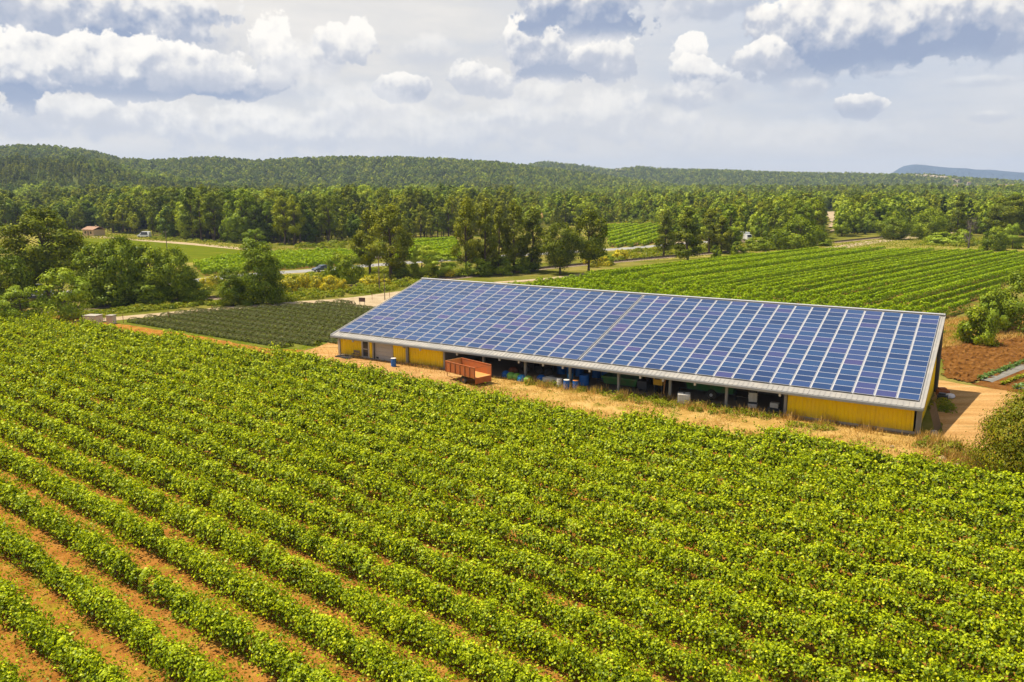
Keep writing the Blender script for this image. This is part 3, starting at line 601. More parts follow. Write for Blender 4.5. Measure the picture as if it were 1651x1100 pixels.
    # posts: H sections in the open front, square at the corners
    for i, l in enumerate((0.0, 5.3, 10.17, 15.25, 20.3, 25.4, 30.5, 35.7, 40.85, 46.1, 51.2, 61.42)):
        p = MB(); n = FW + (0.10 if i in (1, 2) else 0.0); w = 0.11; zt = tf(n) - 0.002
        if i in (0, 11): p.box(l - .15, l + .15, -n - .15, -n + .02, 0, zt)
        else:
            p.box(l - w, l + w, -n - .13, -n - .10, 0, zt).box(l - w, l + w, -n + .10, -n + .13, 0, zt).box(l - .02, l + .02, -n - .10, -n + .10, 0, zt)
        p.build('post', M['grey'] if i else M['concrete'], root)
    q = MB(); q.box(61.05, 61.75, 0.0, 0.5, 0, tf(0) - .01); q.box(61.5, 61.72, -0.6, -0.01, 0, tf(0.6)); q.build('corner_pier', M['darksteel'], root)
    # purlins and rafters seen under the eave
    for l in (20.3, 25.4, 30.5, 35.7, 40.85, 46.1):
        r_ = MB(); a = [P(l - .09, 0.5, tf(.5) - .3), P(l + .09, 0.5, tf(.5) - .3), P(l + .09, 16.0, tf(16.0) - .3), P(l - .09, 16.0, tf(16.0) - .3)]
        r_.add(a + [(x_, y_, z_ + .29) for x_, y_, z_ in a], [(3, 2, 1, 0), (4, 5, 6, 7), (0, 1, 5, 4), (1, 2, 6, 5), (2, 3, 7, 6), (3, 0, 4, 7)]).build('rafter', M['darksteel'], root)
    # downpipes with their hoppers
    for l in (10.17, 61.42):
        d = MB(); d.tube([P(l + .2, FW + .85, zr(NF) - .36), P(l + .2, FW + .25, zr(NF) - .6), P(l + .2, FW + .2, 0.1)], 0.055, 10)
        pipe = d.build('downpipe', M['grey'], root)
        MB().box(l + .1, l + .3, -FW - .98, -FW - .74, zr(NF) - .56, zr(NF) - .37).build('hopper', M['grey'], pipe)
    for l in (3.0, 12.7, 17.6, 22.9, 25.2, 28, 30.2, 33.1, 38.3, 40.5, 43.5, 50.9):
        MB().box(l - .08, l + .08, -NF - .02, -NF + .18, zr(NF) - .62, zr(NF) - .37).build('eave_bracket', M['alu'], root)
    # person door: frame, leaf, two panes
    d = MB(); d.box(3.42, 3.52, -FW - .06, -FW + .05, 0, 2.16).box(4.48, 4.58, -FW - .06, -FW + .05, 0, 2.16).box(3.52, 4.48, -FW - .06, -FW + .05, 2.06, 2.16)
    fr = d.build('door_frame', M['alu'], root)
    dl = MB(); dl.box(3.53, 4.47, -FW - .02, -FW + .03, 0.03, 2.05); door = dl.build('door', M['shutter'], root)
    for z0, z1 in ((0.20, 0.98), (1.10, 1.95)): MB().box(3.64, 4.36, -FW - .035, -FW - .022, z0, z1).build('pane', M['glass'], door)
    MB().box(4.36, 4.42, -FW - .07, -FW - .022, 0.98, 1.10).build('handle', M['darksteel'], door)
    # roller shutter: slatted curtain
    s = MB(); z = 0.02
    while z < tf(FW) - .05:
        s.box(5.44, 8.06, -FW - .03, -FW + .02, z, min(z + 0.47, tf(FW) - .02)); z += 0.485
    sh = s.build('roller_door', M['shutter'], root, 0.012)
    MB().box(5.6, 5.95, -FW - .055, -FW - .031, 0.12, 0.34).build('handle', M['darksteel'], sh)
    # solar panels: 19 + 18 columns, 17 rows; frame and cells
    pc, pr_, gap = 1.653, 1.0, 0.25
    def panel_verts(c, r_):
        x0 = c * pc + (gap if c >= 19 else 0) + 0.065; x1 = x0 + pc - 0.13; n0 = r_ * pr_ + 0.012; n1 = n0 + pr_ - 0.024
        e = 0.027; lift = 0.035
        def Q(x_, s_, h): n = s_ * cs; return P(x_, n + h * sn, ZR - s_ * sn + h * cs)
        lo = [Q(x0, n0, 0), Q(x1, n0, 0), Q(x1, n1, 0), Q(x0, n1, 0)]; up_ = [Q(x0, n0, lift), Q(x1, n0, lift), Q(x1, n1, lift), Q(x0, n1, lift)]
        inn = [Q(x0 + e, n0 + e, lift), Q(x1 - e, n0 + e, lift), Q(x1 - e, n1 - e, lift), Q(x0 + e, n1 - e, lift)]
        v = lo + up_ + inn
        f = [(0, 4, 5, 1), (1, 5, 6, 2), (2, 6, 7, 3), (3, 7, 4, 0), (4, 8, 9, 5), (5, 9, 10, 6), (6, 10, 11, 7), (7, 11, 8, 4), (8, 11, 10, 9)]
        f = [tuple(reversed(q)) for q in f]
        return v, f, [1] * 8 + [0]
    def panel_mesh(name, cells):
        m = MB(); tint = []
        for c, r_ in cells:
            v, f, mi = panel_verts(c, r_); m.v.append(np.array(v)); m.f += [tuple(i + m.n for i in q) for q in f]; m.m += mi; m.n += 12
            tint += [min(1, max(0, rng.beta(1.0, 1.25)))] * 9
        me = m.mesh(name, [M['cells'], M['alu']]); a = me.attributes.new('tint', 'FLOAT', 'FACE'); a.data.foreach_set('value', np.array(tint, np.float32)); return me
    big = sorted(((c, r_) for c in range(37) for r_ in range(17)), key=lambda k: -(k[0] * 1.653 * 0.52 + k[1] * 0.86))
    own = set(big[:100])
    for c, r_ in sorted(own): link('solar_panel', panel_mesh('solar_panel', [(c, r_)]), root)
    rest = link('solar_panels', panel_mesh('solar_panels', [k for k in big if k not in own]), root); rest['kind'] = 'stuff'
    # rails below the panel joints, cable tray in the middle gap
    rl = MB()
    for c in range(1, 37):
        if c == 19: continue
        x = c * pc + (gap if c > 19 else 0)
        a = [P(x - .045, 0.03, ZR - .02), P(x + .045, 0.03, ZR - .02), P(x + .045, 17 * cs - .02, zr(17 * cs) - .01), P(x - .045, 17 * cs - .02, zr(17 * cs) - .01)]
        rl.add(a + [(p, q_, r_ - .06) for p, q_, r_ in a], [(3, 2, 1, 0), (4, 5, 6, 7), (0, 1, 5, 4), (1, 2, 6, 5), (2, 3, 7, 6), (3, 0, 4, 7)])
    rl.build('panel_rail', M['alu'], root)
    x = 19 * pc
    tr = MB(); a = [P(x - .05, 0.03, ZR - .09), P(x + .30, 0.03, ZR - .09), P(x + .30, 16.38, zr(16.38) - .09), P(x - .05, 16.38, zr(16.38) - .09)]
    tr.add(a + [(p, q_, r_ + .03) for p, q_, r_ in a], [(7, 6, 5, 4), (0, 1, 5, 4), (1, 2, 6, 5), (2, 3, 7, 6), (3, 0, 4, 7)]).build('gap_shadow_strip', M['darksteel'], root)  # dark strip standing in for the roof shadow beside the tray
    tr = MB(); a = [P(x + .08, 0.03, ZR - .05), P(x + .17, 0.03, ZR - .05), P(x + .17, 16.35, zr(16.35) - .05), P(x + .08, 16.35, zr(16.35) - .05)]
    tr.add(a + [(p, q_, r_ + .07) for p, q_, r_ in a], [(7, 6, 5, 4), (0, 1, 5, 4), (1, 2, 6, 5), (2, 3, 7, 6), (3, 0, 4, 7)]).build('cable_tray', M['alu'], root)
build_barn()

# ------------------------------------------------------------------ things in and around the barn
def thing(name, label, cat, loc, rz=0.0, group=None):
    return tag(empty(name, loc, rz), label, cat, group)

def wheel(parent, loc, rad, wid, axis='y', rim='rim'):
    w = MB().lathe([(rad * .55, -wid / 2), (rad * .93, -wid / 2), (rad, -wid * .32), (rad, wid * .32), (rad * .93, wid / 2), (rad * .55, wid / 2)], 24, axis=axis).build('wheel', M['rubber'], parent)
    w.location = loc
    MB().lathe([(rad * .15, -wid * .52), (rad * .3, -wid * .50), (rad * .5, -wid * .36), (rad * .56, -wid * .51), (rad * .56, wid * .51), (rad * .5, wid * .36), (rad * .3, wid * .50), (rad * .15, wid * .52)], 20, axis=axis).build('rim', M[rim], w)
    return w

def trailer_orange():
    p = bp(20.75, 19.75); ax = bp(22.95, 20.2) - bp(18.5, 18.98)
    t = thing('farm_trailer', 'rusty orange tipping trailer with ribbed sides standing outside the barn by the vines', 'trailer', p, math.atan2(ax[1], ax[0]))
    hl, hw, z0, z1 = 2.3, 1.06, 0.93, 1.92
    MB().box(-hl, hl, -hw, hw, z0 - .08, z0).build('floor', M['orangein'], t)
    def side(y, s):
        m = MB(); m.box(-hl, hl, y - .025, y + .025, z0 + .002, z1, 0)
        m.box(-hl, hl, y - .05, y + .05, z1 + .002, z1 + .07, 0)
        o = m.build('side_panel', M['orange'], t)
        for k in range(7): x = -hl + .04 + k * (2 * hl - .08) / 6; MB().box(x - .035, x + .035, y + s * .027, y + s * .085, z0 - .05, z1 - .002).build('rib', M['rust'], o)
    side(-hw, -1); side(hw, 1)
    MB().box(-hl - .05, -hl, -hw, hw, z0 - .08, z1 + .07).build('headboard', M['orangein'], t)
    tg = MB().box(hl, hl + .04, -hw, hw, z0 - .62, z0 - .02).build('tailgate', M['orange'], t)
    MB().tube([(hl - .02, -hw, z1 + .03), (hl - .02, hw, z1 + .03)], .022).build('brace', M['rust'], t)
    ch = MB().box(-hl - .4, hl, -.42, -.30, z0 - .26, z0 - .082).box(-hl - .4, hl, .30, .42, z0 - .26, z0 - .082)
    for x in (-1.6, -.4, .8, 2.0): ch.box(x - .05, x + .05, -.298, .298, z0 - .24, z0 - .10)
    ch.build('chassis', M['rust'], t)
    MB().tube([(-hl - .35, -.3, z0 - .2), (-hl - 1.3, 0, .48)], .05).tube([(-hl - .35, .3, z0 - .2), (-hl - 1.3, 0, .48)], .05).build('drawbar', M['rust'], t)
    MB().tube([(-hl - 1.1, 0, .5), (-hl - 1.1, 0, .02)], .04).build('prop_stand', M['rust'], t)
    MB().tube([(.35, -.95, .42), (.35, .95, .42)], .05).box(.2, .5, -.42, -.30, .40, z0 - .262).box(.2, .5, .30, .42, .40, z0 - .262).build('axle', M['rust'], t)
    for y in (-.86, .86): wheel(t, (.35, y, .42), .42, .24, rim='rust')
trailer_orange()

def drum(mat, lid, loc, label, group=None, h=0.9, r_=0.29):
    t = thing('drum', label, 'drum', loc, 0, group)
    MB().lathe([(r_ * .96, 0), (r_, .03), (r_, h * .30), (r_ * 1.03, h * .33), (r_, h * .36), (r_, h * .64), (r_ * 1.03, h * .67), (r_, h * .70), (r_, h * .95), (r_ * .97, h)], 22).build('shell', M[mat], t)
    MB().lathe([(r_ * 1.02, h + .001), (r_ * 1.04, h + .015), (r_ * 1.04, h + .035), (r_ * .92, h + .045), (r_ * .3, h + .04)], 22).build('lid', M[lid], t)
    return t
drum('blue', 'white', bp(9.75, 18.2, .024), 'blue drum with a white lid standing alone on the dirt before the roller door')
drum('white', 'white', bp(29.75, 17.0, .02), 'off white drum beside the blue drum with white lid at the barn post', h=.8)
drum('blue', 'white', bp(30.75, 17.45, .02), 'blue drum with white lid between the off white drum and the orange topped drum')
drum('blue', 'orangelid', bp(31.6, 17.15, .02), 'blue drum with an orange lid beside the barn post')
drum('cyan', 'cyan', bp(30.15, 15.5, .06), 'bright blue drum just behind the barn post', h=1.0)
drum('blue', 'blue', bp(31.5, 15.1, .06), 'dark blue tub drum in the shade behind the orange topped drum', h=1.0, r_=.5)
for k, (l, n) in enumerate(((27.3, 12.0), (28.3, 11.8), (29.4, 11.9), (31.2, 11.6), (32.3, 11.7), (33.2, 11.4))):
    drum('blue', 'blue', bp(l, n, .06), 'blue drum in the dark row below the white tanks inside the barn', 'blue drums below the white tanks', 1.1, .46)

def ibc(loc, rz, label, h=1.0):
    t = thing('caged_tank', label, 'tank', loc, rz)
    MB().box(-.56, .56, -.46, .46, 0, .12).build('pallet', M['wood'], t)
    MB().box(-.53, .53, -.43, .43, .122, h).build('tank', M['white'], t, .05)
    MB().lathe([(.1, h + .001), (.1, h + .05), (.09, h + .06)], 14).build('cap', M['darksteel'], t)
    c = MB()
    for i in range(6):
        x = -.56 + i * .224
        for y in (-.455, .455): c.tube([(x, y, .12), (x, y, h)], .011, 5)
    for i in range(5):
        y = -.455 + i * .2275
        for x in (-.56, .56): c.tube([(x, y, .12), (x, y, h)], .011, 5)
    for i in range(5):
        z = .2 + i * (h - .2) / 4; c.tube([(-.56, -.455, z), (.56, -.455, z), (.56, .455, z), (-.56, .455, z), (-.56, -.455, z)], .012, 5)
    c.build('cage', M['rim'], t)
ibc(bp(42.45, 16.95, .02), BYAW + .35, 'white caged liquid tank in the tall grass before the green trailer')
ibc(bp(27.9, 11.9, 1.21), BYAW, 'white caged tank on top of the blue drums nearest the barn post', 1.05)
ibc(bp(31.9, 11.6, 1.21), BYAW, 'white caged tank on the blue drums behind the barn post', 1.05)

def tub(mat, loc, label):
    t = thing('domed_tub', label, 'tub', loc, 0, 'domed tubs in a row at the barn front')
    MB().lathe([(.42, 0), (.45, .03), (.44, .18), (.43, .30)], 20).build('body', M[mat], t)
    MB().lathe([(.47, .301), (.47, .33), (.40, .46), (.26, .58), (.08, .64)], 20).build('lid', M[mat], t)
for mat, l, n, lb in (('blue', 22.95, 16.0, 'dark blue domed tub nearest the orange trailer'), ('lime', 23.75, 16.35, 'lime green domed tub second from the orange trailer'),
                      ('lime', 24.5, 16.4, 'lime green domed tub left of the bright blue one'), ('cyan', 25.25, 16.75, 'bright blue domed tub in the row of tubs'), ('lime', 26.1, 16.85, 'lime green domed tub right of the bright blue one')):
    tub(mat, bp(l, n, .03), lb)
t = thing('liquid_tank', 'long teal cylinder tank lying on cradles in the barn shade', 'tank', bp(25.2, 11.6, .06), BYAW)
MB().lathe([(.05, -1.75), (.35, -1.7), (.52, -1.5), (.55, -1.3), (.55, 1.3), (.52, 1.5), (.35, 1.7), (.05, 1.75)], 22, c=(0, 0, 1.5), axis='x').build('vessel', M['teal'], t)
for x in (-1.1, 1.1): MB().box(x - .08, x + .08, -.45, .45, 0, 1.02).build('cradle', M['darksteel'], t)
t = thing('trough', 'long pale trough lying at the barn front left of the drums', 'trough', bp(28.3, 16.0, .06), BYAW)
MB().box(-.8, .8, -.25, .25, .10, .16).box(-.8, .8, -.30, -.25, .10, .5).box(-.8, .8, .25, .30, .10, .5).box(-.85, -.8, -.30, .30, .10, .5).box(.8, .85, -.30, .30, .10, .5).build('basin', M['white'], t)
MB().box(-.7, -.55, -.28, .28, 0, .098).box(.55, .7, -.28, .28, 0, .098).build('foot', M['wood'], t)
for k, (l, n, z, lb) in enumerate(((23.9, 13.6, .45, 'old tyre standing upright at the back of the tub row'), (25.4, 13.4, .45, 'old tyre standing upright below the teal tank'), (26.7, 13.6, .42, 'old tyre leaning right of the teal tank'))):
    o = MB().lathe([(.24, -.12), (.40, -.12), (.45, -.07), (.45, .07), (.40, .12), (.24, .12), (.22, .06), (.22, -.06)], 24, axis='y').build('tyre', M['rubber'])
    o.location = tuple(bp(l, n, .06 + z)); o.rotation_euler = (0, 0, BYAW + .3 * k); tag(o, lb, 'tyre')
def sack(l, n, label, mat, s=(.5, .4, .35)):
    b = MB(); b.lathe([(.30, 0), (.50, .04), (.54, .18), (.46, .38), (.30, .50), (.12, .56)], 14); o = b.build('sack', M[mat])
    for v in o.data.vertices: v.co += Vector((random.gauss(0, .03), random.gauss(0, .03), 0))
    o.location = tuple(bp(l, n, .06)); o.rotation_euler = (0, 0, random.random()); o.scale = (s[0] / .5, s[1] / .5, s[2] / .5); tag(o, label, 'sack')
sack(26.9, 15.6, 'dark blue bundle by the post next to the lime tub', 'blue', (.5, .4, .5))
sack(27.6, 14.8, 'grey sack in the weeds left of the pale trough', 'render')
sack(22.6, 14.0, 'reddish bundle behind the first domed tub', 'rust', (.5, .5, .5))
sack(62.9, 2.4, 'pale sack on the ground at the back corner of the barn', 'sack', (.5, .4, .35))

def green_trailer(l, n, rz, ln, wd, z0, z1, label, wheels):
    t = thing('green_trailer', label, 'trailer', bp(l, n, .06), BYAW + rz)
    a, b = ln / 2, wd / 2; ins = .18
    def skin(v): return v
    lo = [(-a + ins, -b + ins, z0), (a - ins, -b + ins, z0), (a - ins, b - ins, z0), (-a + ins, b - ins, z0)]; hi = [(-a, -b, z1), (a, -b, z1), (a, b, z1), (-a, b, z1)]
    li = [(x * .97, y * .95, z + .06) for x, y, z in lo]; h2 = [(x * .975, y * .95, z) for x, y, z in hi]
    MB().add(lo + hi + li + h2, [(3, 2, 1, 0), (0, 1, 5, 4), (1, 2, 6, 5), (2, 3, 7, 6), (3, 0, 4, 7), (8, 9, 10, 11), (9, 8, 12, 13), (10, 9, 13, 14), (11, 10, 14, 15), (8, 11, 15, 12), (4, 5, 13, 12), (5, 6, 14, 13), (6, 7, 15, 14), (7, 4, 12, 15)]).build('tub', M['green'], t)
    r_ = MB().box(-a - .04, a + .04, -b - .06, -b - .003, z1 - .14, z1 + .03).box(-a - .04, a + .04, b + .003, b + .06, z1 - .14, z1 + .03); r_.build('rim_rail', M['green'], t)
    MB().box(-a, a - .2, -.4, -.28, z0 - .2, z0 - .01).box(-a, a - .2, .28, .4, z0 - .2, z0 - .01).build('chassis', M['darksteel'], t)
    MB().tube([(-a + .05, 0, z0 - .1), (-a - 1.0, 0, .5)], .06).tube([(-a - .9, 0, .5), (-a - .9, 0, 0.0)], .04).build('drawbar', M['darksteel'], t)
    if wheels:
        MB().tube([(.2, -b + .1, .5), (.2, b - .1, .5)], .06).box(.1, .3, -.4, -.28, .5, z0 - .2).box(.1, .3, .28, .4, .5, z0 - .2).build('axle', M['darksteel'], t)
        for y in (-b + .14, b - .14): wheel(t, (.2, y, .5), .5, .3)
    else:
        for x, y in ((-a + .4, -b + .4), (a - .4, -b + .4), (a - .4, b - .4), (-a + .4, b - .4)): MB().box(x - .06, x + .06, y - .06, y + .06, 0, z0 - .001).build('leg', M['darksteel'], t)
green_trailer(44.0, 13.5, 0.0, 4.6, 2.2, .78, 1.75, 'dark green tipping trailer with a grey rimmed wheel in the open barn', True)
green_trailer(35.3, 14.2, 0.05, 3.6, 2.2, .45, 1.2, 'dark green open bin on legs behind the barn post with the yellow hopper', False)
t = thing('hopper', 'long yellow hopper standing behind the dark green bin', 'hopper', bp(35.6, 11.4, .06), BYAW)
MB().box(-1.8, 1.8, -.5, .5, 1.2, 1.25).box(-1.8, 1.8, -.55, -.5, 1.2, 1.95).box(-1.8, 1.8, .5, .55, 1.2, 1.95).box(-1.85, -1.8, -.55, .55, 1.2, 1.95).box(1.8, 1.85, -.55, .55, 1.2, 1.95).build('box', M['yellowmc'], t)
for x in (-1.6, 1.6):
    for y in (-.42, .42): MB().box(x - .05, x + .05, y - .05, y + .05, 0, 1.199).build('leg', M['darksteel'], t)
t = thing('yellow_machine', 'yellow cabinet machine with a dark round dial in the open barn', 'machine', bp(39.2, 14.6, .06), BYAW)
MB().box(-.45, .45, -.5, .5, .9, 2.05).build('cabinet', M['yellowmc'], t, .03)
MB().box(-.30, .20, -.52, -.502, 1.45, 1.85).build('panel', M['darksteel'], t)
MB().lathe([(.09, -.54), (.09, -.522)], 16, c=(-.05, 0, 1.65), axis='y').build('dial', M['teal'], t)
MB().tube([(.55, -.3, .1), (.62, -.3, 1.3), (.9, -.3, 2.0)], .07).build('arm', M['orangein'], t)
for x in (-.36, .36): MB().box(x - .06, x + .06, -.4, .4, 0, .898).build('leg', M['darksteel'], t)
t = thing('barrel_stand', 'dark machine with hoses in the shade between the green bin and yellow machine', 'machine', bp(37.6, 14.6, .06), BYAW)
MB().box(-.5, .5, -.5, .5, .3, 1.1).build('body', M['darksteel'], t, .04); MB().tube([(-.3, -.3, 1.1), (-.3, -.2, 1.6), (.2, 0, 1.7), (.35, .1, 1.1)], .06).build('hose', M['rubber'], t)
for x in (-.4, .4): MB().box(x - .05, x + .05, -.4, .4, 0, .299).build('leg', M['darksteel'], t)

# the tower of white hive boxes: each box is a thing
zz = .06
for k, (h, mat, lb) in enumerate(((.34, 'sack', 'pale blue grey box at the foot of the box tower'), (.20, 'darksteel', 'dark slab box second from the foot of the box tower'), (.27, 'white', 'white box lowest of the three white ones in the box tower'), (.27, 'white', 'white box middle of the three white ones in the box tower'),
                                  (.27, 'white', 'white box topmost of the three white ones in the box tower'), (.30, 'darksteel', 'dark box under the top grey box of the box tower'), (.42, 'render', 'grey box on top of the box tower'))):
    o = MB().box(-.36, .36, -.3, .3, 0, h - .06, 0).box(-.39, .39, -.33, .33, h - .058, h, 0).build('hive_box', M[mat]); o.location = tuple(bp(48.1, 14.9, zz)); o.rotation_euler = (0, 0, BYAW + .1 + .06 * (k % 3)); tag(o, lb, 'box'); zz += h + .002
o = MB().box(-.35, .35, -.22, .22, 0, .36).box(-.37, .37, -.24, .24, .362, .42).build('carton', M['white']); o.location = tuple(bp(50.0, 14.9, .30)); o.rotation_euler = (0, 0, BYAW); tag(o, 'small white box on a dark crate by the yellow wall corner', 'box')
t = thing('crate', 'dark crate under the small white box by the wall corner', 'crate', bp(50.0, 14.9, .06), BYAW)
MB().box(-.5, .5, -.4, .4, 0, .24).build('base', M['darksteel'], t)
o = MB().box(-.22, .22, -.05, .05, 0, .75).box(-.26, .26, -.07, .07, .751, .78).build('grey_panel', M['render']); o.location = tuple(bp(48.9, 10.3, .6)); tag(o, 'grey fuse box on the block wall in the barn', 'fuse box'); o.rotation_euler = (0, 0, BYAW)
o.location = tuple(bp(48.9, 9.67, .75))
t = thing('tool_rack', 'dark rack of tools behind the box tower', 'rack', bp(46.9, 13.2, .06), BYAW)
for x in (-.8, .8): MB().box(x - .04, x + .04, -.3, .3, 0, 1.9).build('upright', M['darksteel'], t)
for z in (.4, 1.0, 1.6): MB().box(-.758, .758, -.3, .3, z, z + .04).build('shelf', M['wood'], t)
# left corner: pallets and bench
for k, (l, n, r_) in enumerate(((1.2, 17.25, .1), (2.25, 17.45, -.12))):
    t = thing('pallet', ('dark wooden pallet at the left corner post of the barn', 'dark wooden pallet right of the corner pallet below the yellow wall')[k], 'pallet', bp(l, n, .024), BYAW + r_)
    m = MB()
    for y in (-.4, 0, .4): m.box(-.6, .6, y - .05, y + .05, 0, .1)
    m.build('bearer', M['darksteel'], t); m = MB()
    for i in range(6): x = -.55 + i * .22; m.box(x - .06, x + .06, -.48, .48, .101, .13)
    m.build('deck', M['darksteel'], t)
t = thing('bench', 'small wooden bench beside the glazed door', 'bench', bp(3.0, 16.85, .024), BYAW)
MB().box(-.45, .45, -.2, .2, .42, .47).build('seat', M['wood'], t); MB().box(-.45, .45, .2, .24, .55, .85).box(-.42, -.36, .2, .24, .471, .549).box(.36, .42, .2, .24, .471, .549).build('backrest', M['wood'], t)
for x in (-.38, .38):
    for y in (-.15, .15): MB().box(x - .03, x + .03, y - .03, y + .03, 0, .419).build('leg', M['wood'], t)
# leaning boards at the right gable
for k in range(4):
    o = MB().box(-.09, .09, -.02, .02, 0, 1.9 + .2 * (k % 2)).build('leaning_board', M['wood']); l, n = 62.35 + .06 * k, 14.9 - .55 * k
    o.location = tuple(bp(l + .35, n, .03)); o.rotation_euler = (0, -.30, BYAW); tag(o, ('weathered board leaning at the gable, nearest the front corner', 'weathered board leaning second from the front corner of the gable', 'weathered board leaning third from the front corner of the gable', 'weathered board leaning at the gable, farthest from the front corner')[k], 'board', 'boards leaning on the gable')
for k, (l, n, s, mt, lb) in enumerate(((62.4, 3.6, .45, 'darksteel', 'dark box of scrap at the back of the gable'), (62.3, 1.7, .5, 'rust', 'rusty box of scrap below the dark corner pier'), (62.6, 15.9, .28, 'rock', 'pale stone block at the front corner of the gable'))):
    o = MB().box(-s, s, -s * .7, s * .7, 0, s * 1.1).box(-s * .8, s * .5, -s * .5, s * .5, s * 1.101, s * 1.5).build('scrap_box', M[mt], None, .03); o.location = tuple(bp(l, n, .03)); o.rotation_euler = (0, 0, BYAW + .4 * k); tag(o, lb, 'scrap')

# ------------------------------------------------------------------ boxes, posts, sign, poles by the track
def cabinet(p, hw, hd, h, lb):
    t = thing('utility_cabinet', lb, 'cabinet', (p[0], p[1], 0.01), R(-12))
    MB().box(-hw, hw, -hd, hd, 0, h).build('body', M['palewall'], t); MB().box(-hw - .07, hw + .07, -hd - .07, hd + .07, h + .002, h + .12).build('lid', M['concrete'], t)
    MB().box(-hw * .8, hw * .8, -hd - .03, -hd - .002, .12, h - .15).build('door', M['palewall'], t)
cabinet(at(151, 526), 1.0, .75, 1.5, 'larger pale concrete utility cabinet by the farm track')
cabinet(at(180, 522), .48, .45, 1.15, 'smaller pale concrete utility cabinet by the farm track')
def pole(p, h, lb, r_=.12, arm=True):
    t = thing('utility_pole', lb, 'pole', (p[0], p[1], 0))
    MB().tube([(0, 0, 0), (0, 0, h)], [r_, r_ * .7], 10).build('post', M['wood'], t)
    if arm:
        MB().box(-.6, .6, -.05, .05, h - .45, h - .33).build('crossarm', M['wood'], t)
        for x in (-.5, 0.0, .5): MB().lathe([(.03, h - .329), (.06, h - .25), (.06, h - .2), (.03, h - .16)], 8, c=(x, 0, 0)).build('insulator', M['white'], t)
pole(at(270, 413), 7.2, 'wooden utility pole at the edge of the green meadow')
pole(at(620.5, 484), 4.6, 'thin wooden pole by the track junction, the shorter one', .08, False)
pole(at(612, 471), 6.8, 'taller wooden utility pole behind the track junction', .11)
t = thing('sign_board', 'small brown sign board on two posts at the track junction', 'sign', at(584, 493), R(-10))
MB().box(-.55, .55, -.02, .02, .65, 1.35).build('board', M['brown'], t)
for x in (-.42, .42): MB().box(x - .03, x + .03, .022, .08, 0, 1.3).build('post', M['wood'], t)
for k, (q, lb) in enumerate((((272, 514), 'thin rusty marker post on the track edge nearest the cabinets'), ((342, 505), 'thin rusty marker post on the track edge along the lavender'), ((600, 484), 'thin marker stake left of the poles at the junction'), ((628, 480), 'thin marker stake right of the shorter pole'), ((199, 521), 'thin marker stake beside the smaller cabinet'))):
    o = MB().tube([(0, 0, 0), (0, 0, 1.2)], .04, 6).lathe([(.05, 1.2), (.05, 1.25), (.02, 1.27)], 6).build('marker_post', M['rust']); o.location = tuple(at(*q)); tag(o, lb, 'post')

# railway: two rails and the sleepers
def build_rails():
    P = [np.array(p, float) for p in rail_line]
    def off(o):
        out = []
        for i, p in enumerate(P):
            t = P[min(i + 1, len(P) - 1)] - P[max(i - 1, 0)]; t /= np.linalg.norm(t); out.append((p[0] - t[1] * o, p[1] + t[0] * o))
        return out
    t = thing('railway_track', 'single railway track curving between the fields on brown ballast', 'railway track', (P[0][0], P[0][1], 0))
    o3 = Vector((P[0][0], P[0][1], 0))
    for o in (-.72, .72):
        pts = off(o); v = []; 
        for i, (x, y) in enumerate(pts):
            tt = P[min(i + 1, len(P) - 1)] - P[max(i - 1, 0)]; tt /= np.linalg.norm(tt); n = np.array([-tt[1], tt[0]]) * .06
            v += [(x - n[0] - o3.x, y - n[1] - o3.y, .10), (x + n[0] - o3.x, y + n[1] - o3.y, .10), (x + n[0] - o3.x, y + n[1] - o3.y, .34), (x - n[0] - o3.x, y - n[1] - o3.y, .34)]
        k = len(pts); f = [(4 * i + j, 4 * i + (j + 1) % 4, 4 * i + 4 + (j + 1) % 4, 4 * i + 4 + j) for i in range(k - 1) for j in range(4)]
        MB().add(v, f).build('rail', M['rail'], t)
    m = MB(); 
    for i in range(len(P) - 1):
        d = P[i + 1] - P[i]; L_ = np.linalg.norm(d); d /= L_; a = math.atan2(d[1], d[0])
        for s in np.arange(0, L_, .9):
            c = P[i] + d * s; m.box(-.13, .13, -1.2, 1.2, .04, .17, 0, Matrix.Translation((c[0] - o3.x, c[1] - o3.y, 0)) @ Matrix.Rotation(a, 4, 'Z'))
    s_ = m.build('sleepers', M['wood'], t); s_['kind'] = 'stuff'
build_rails()

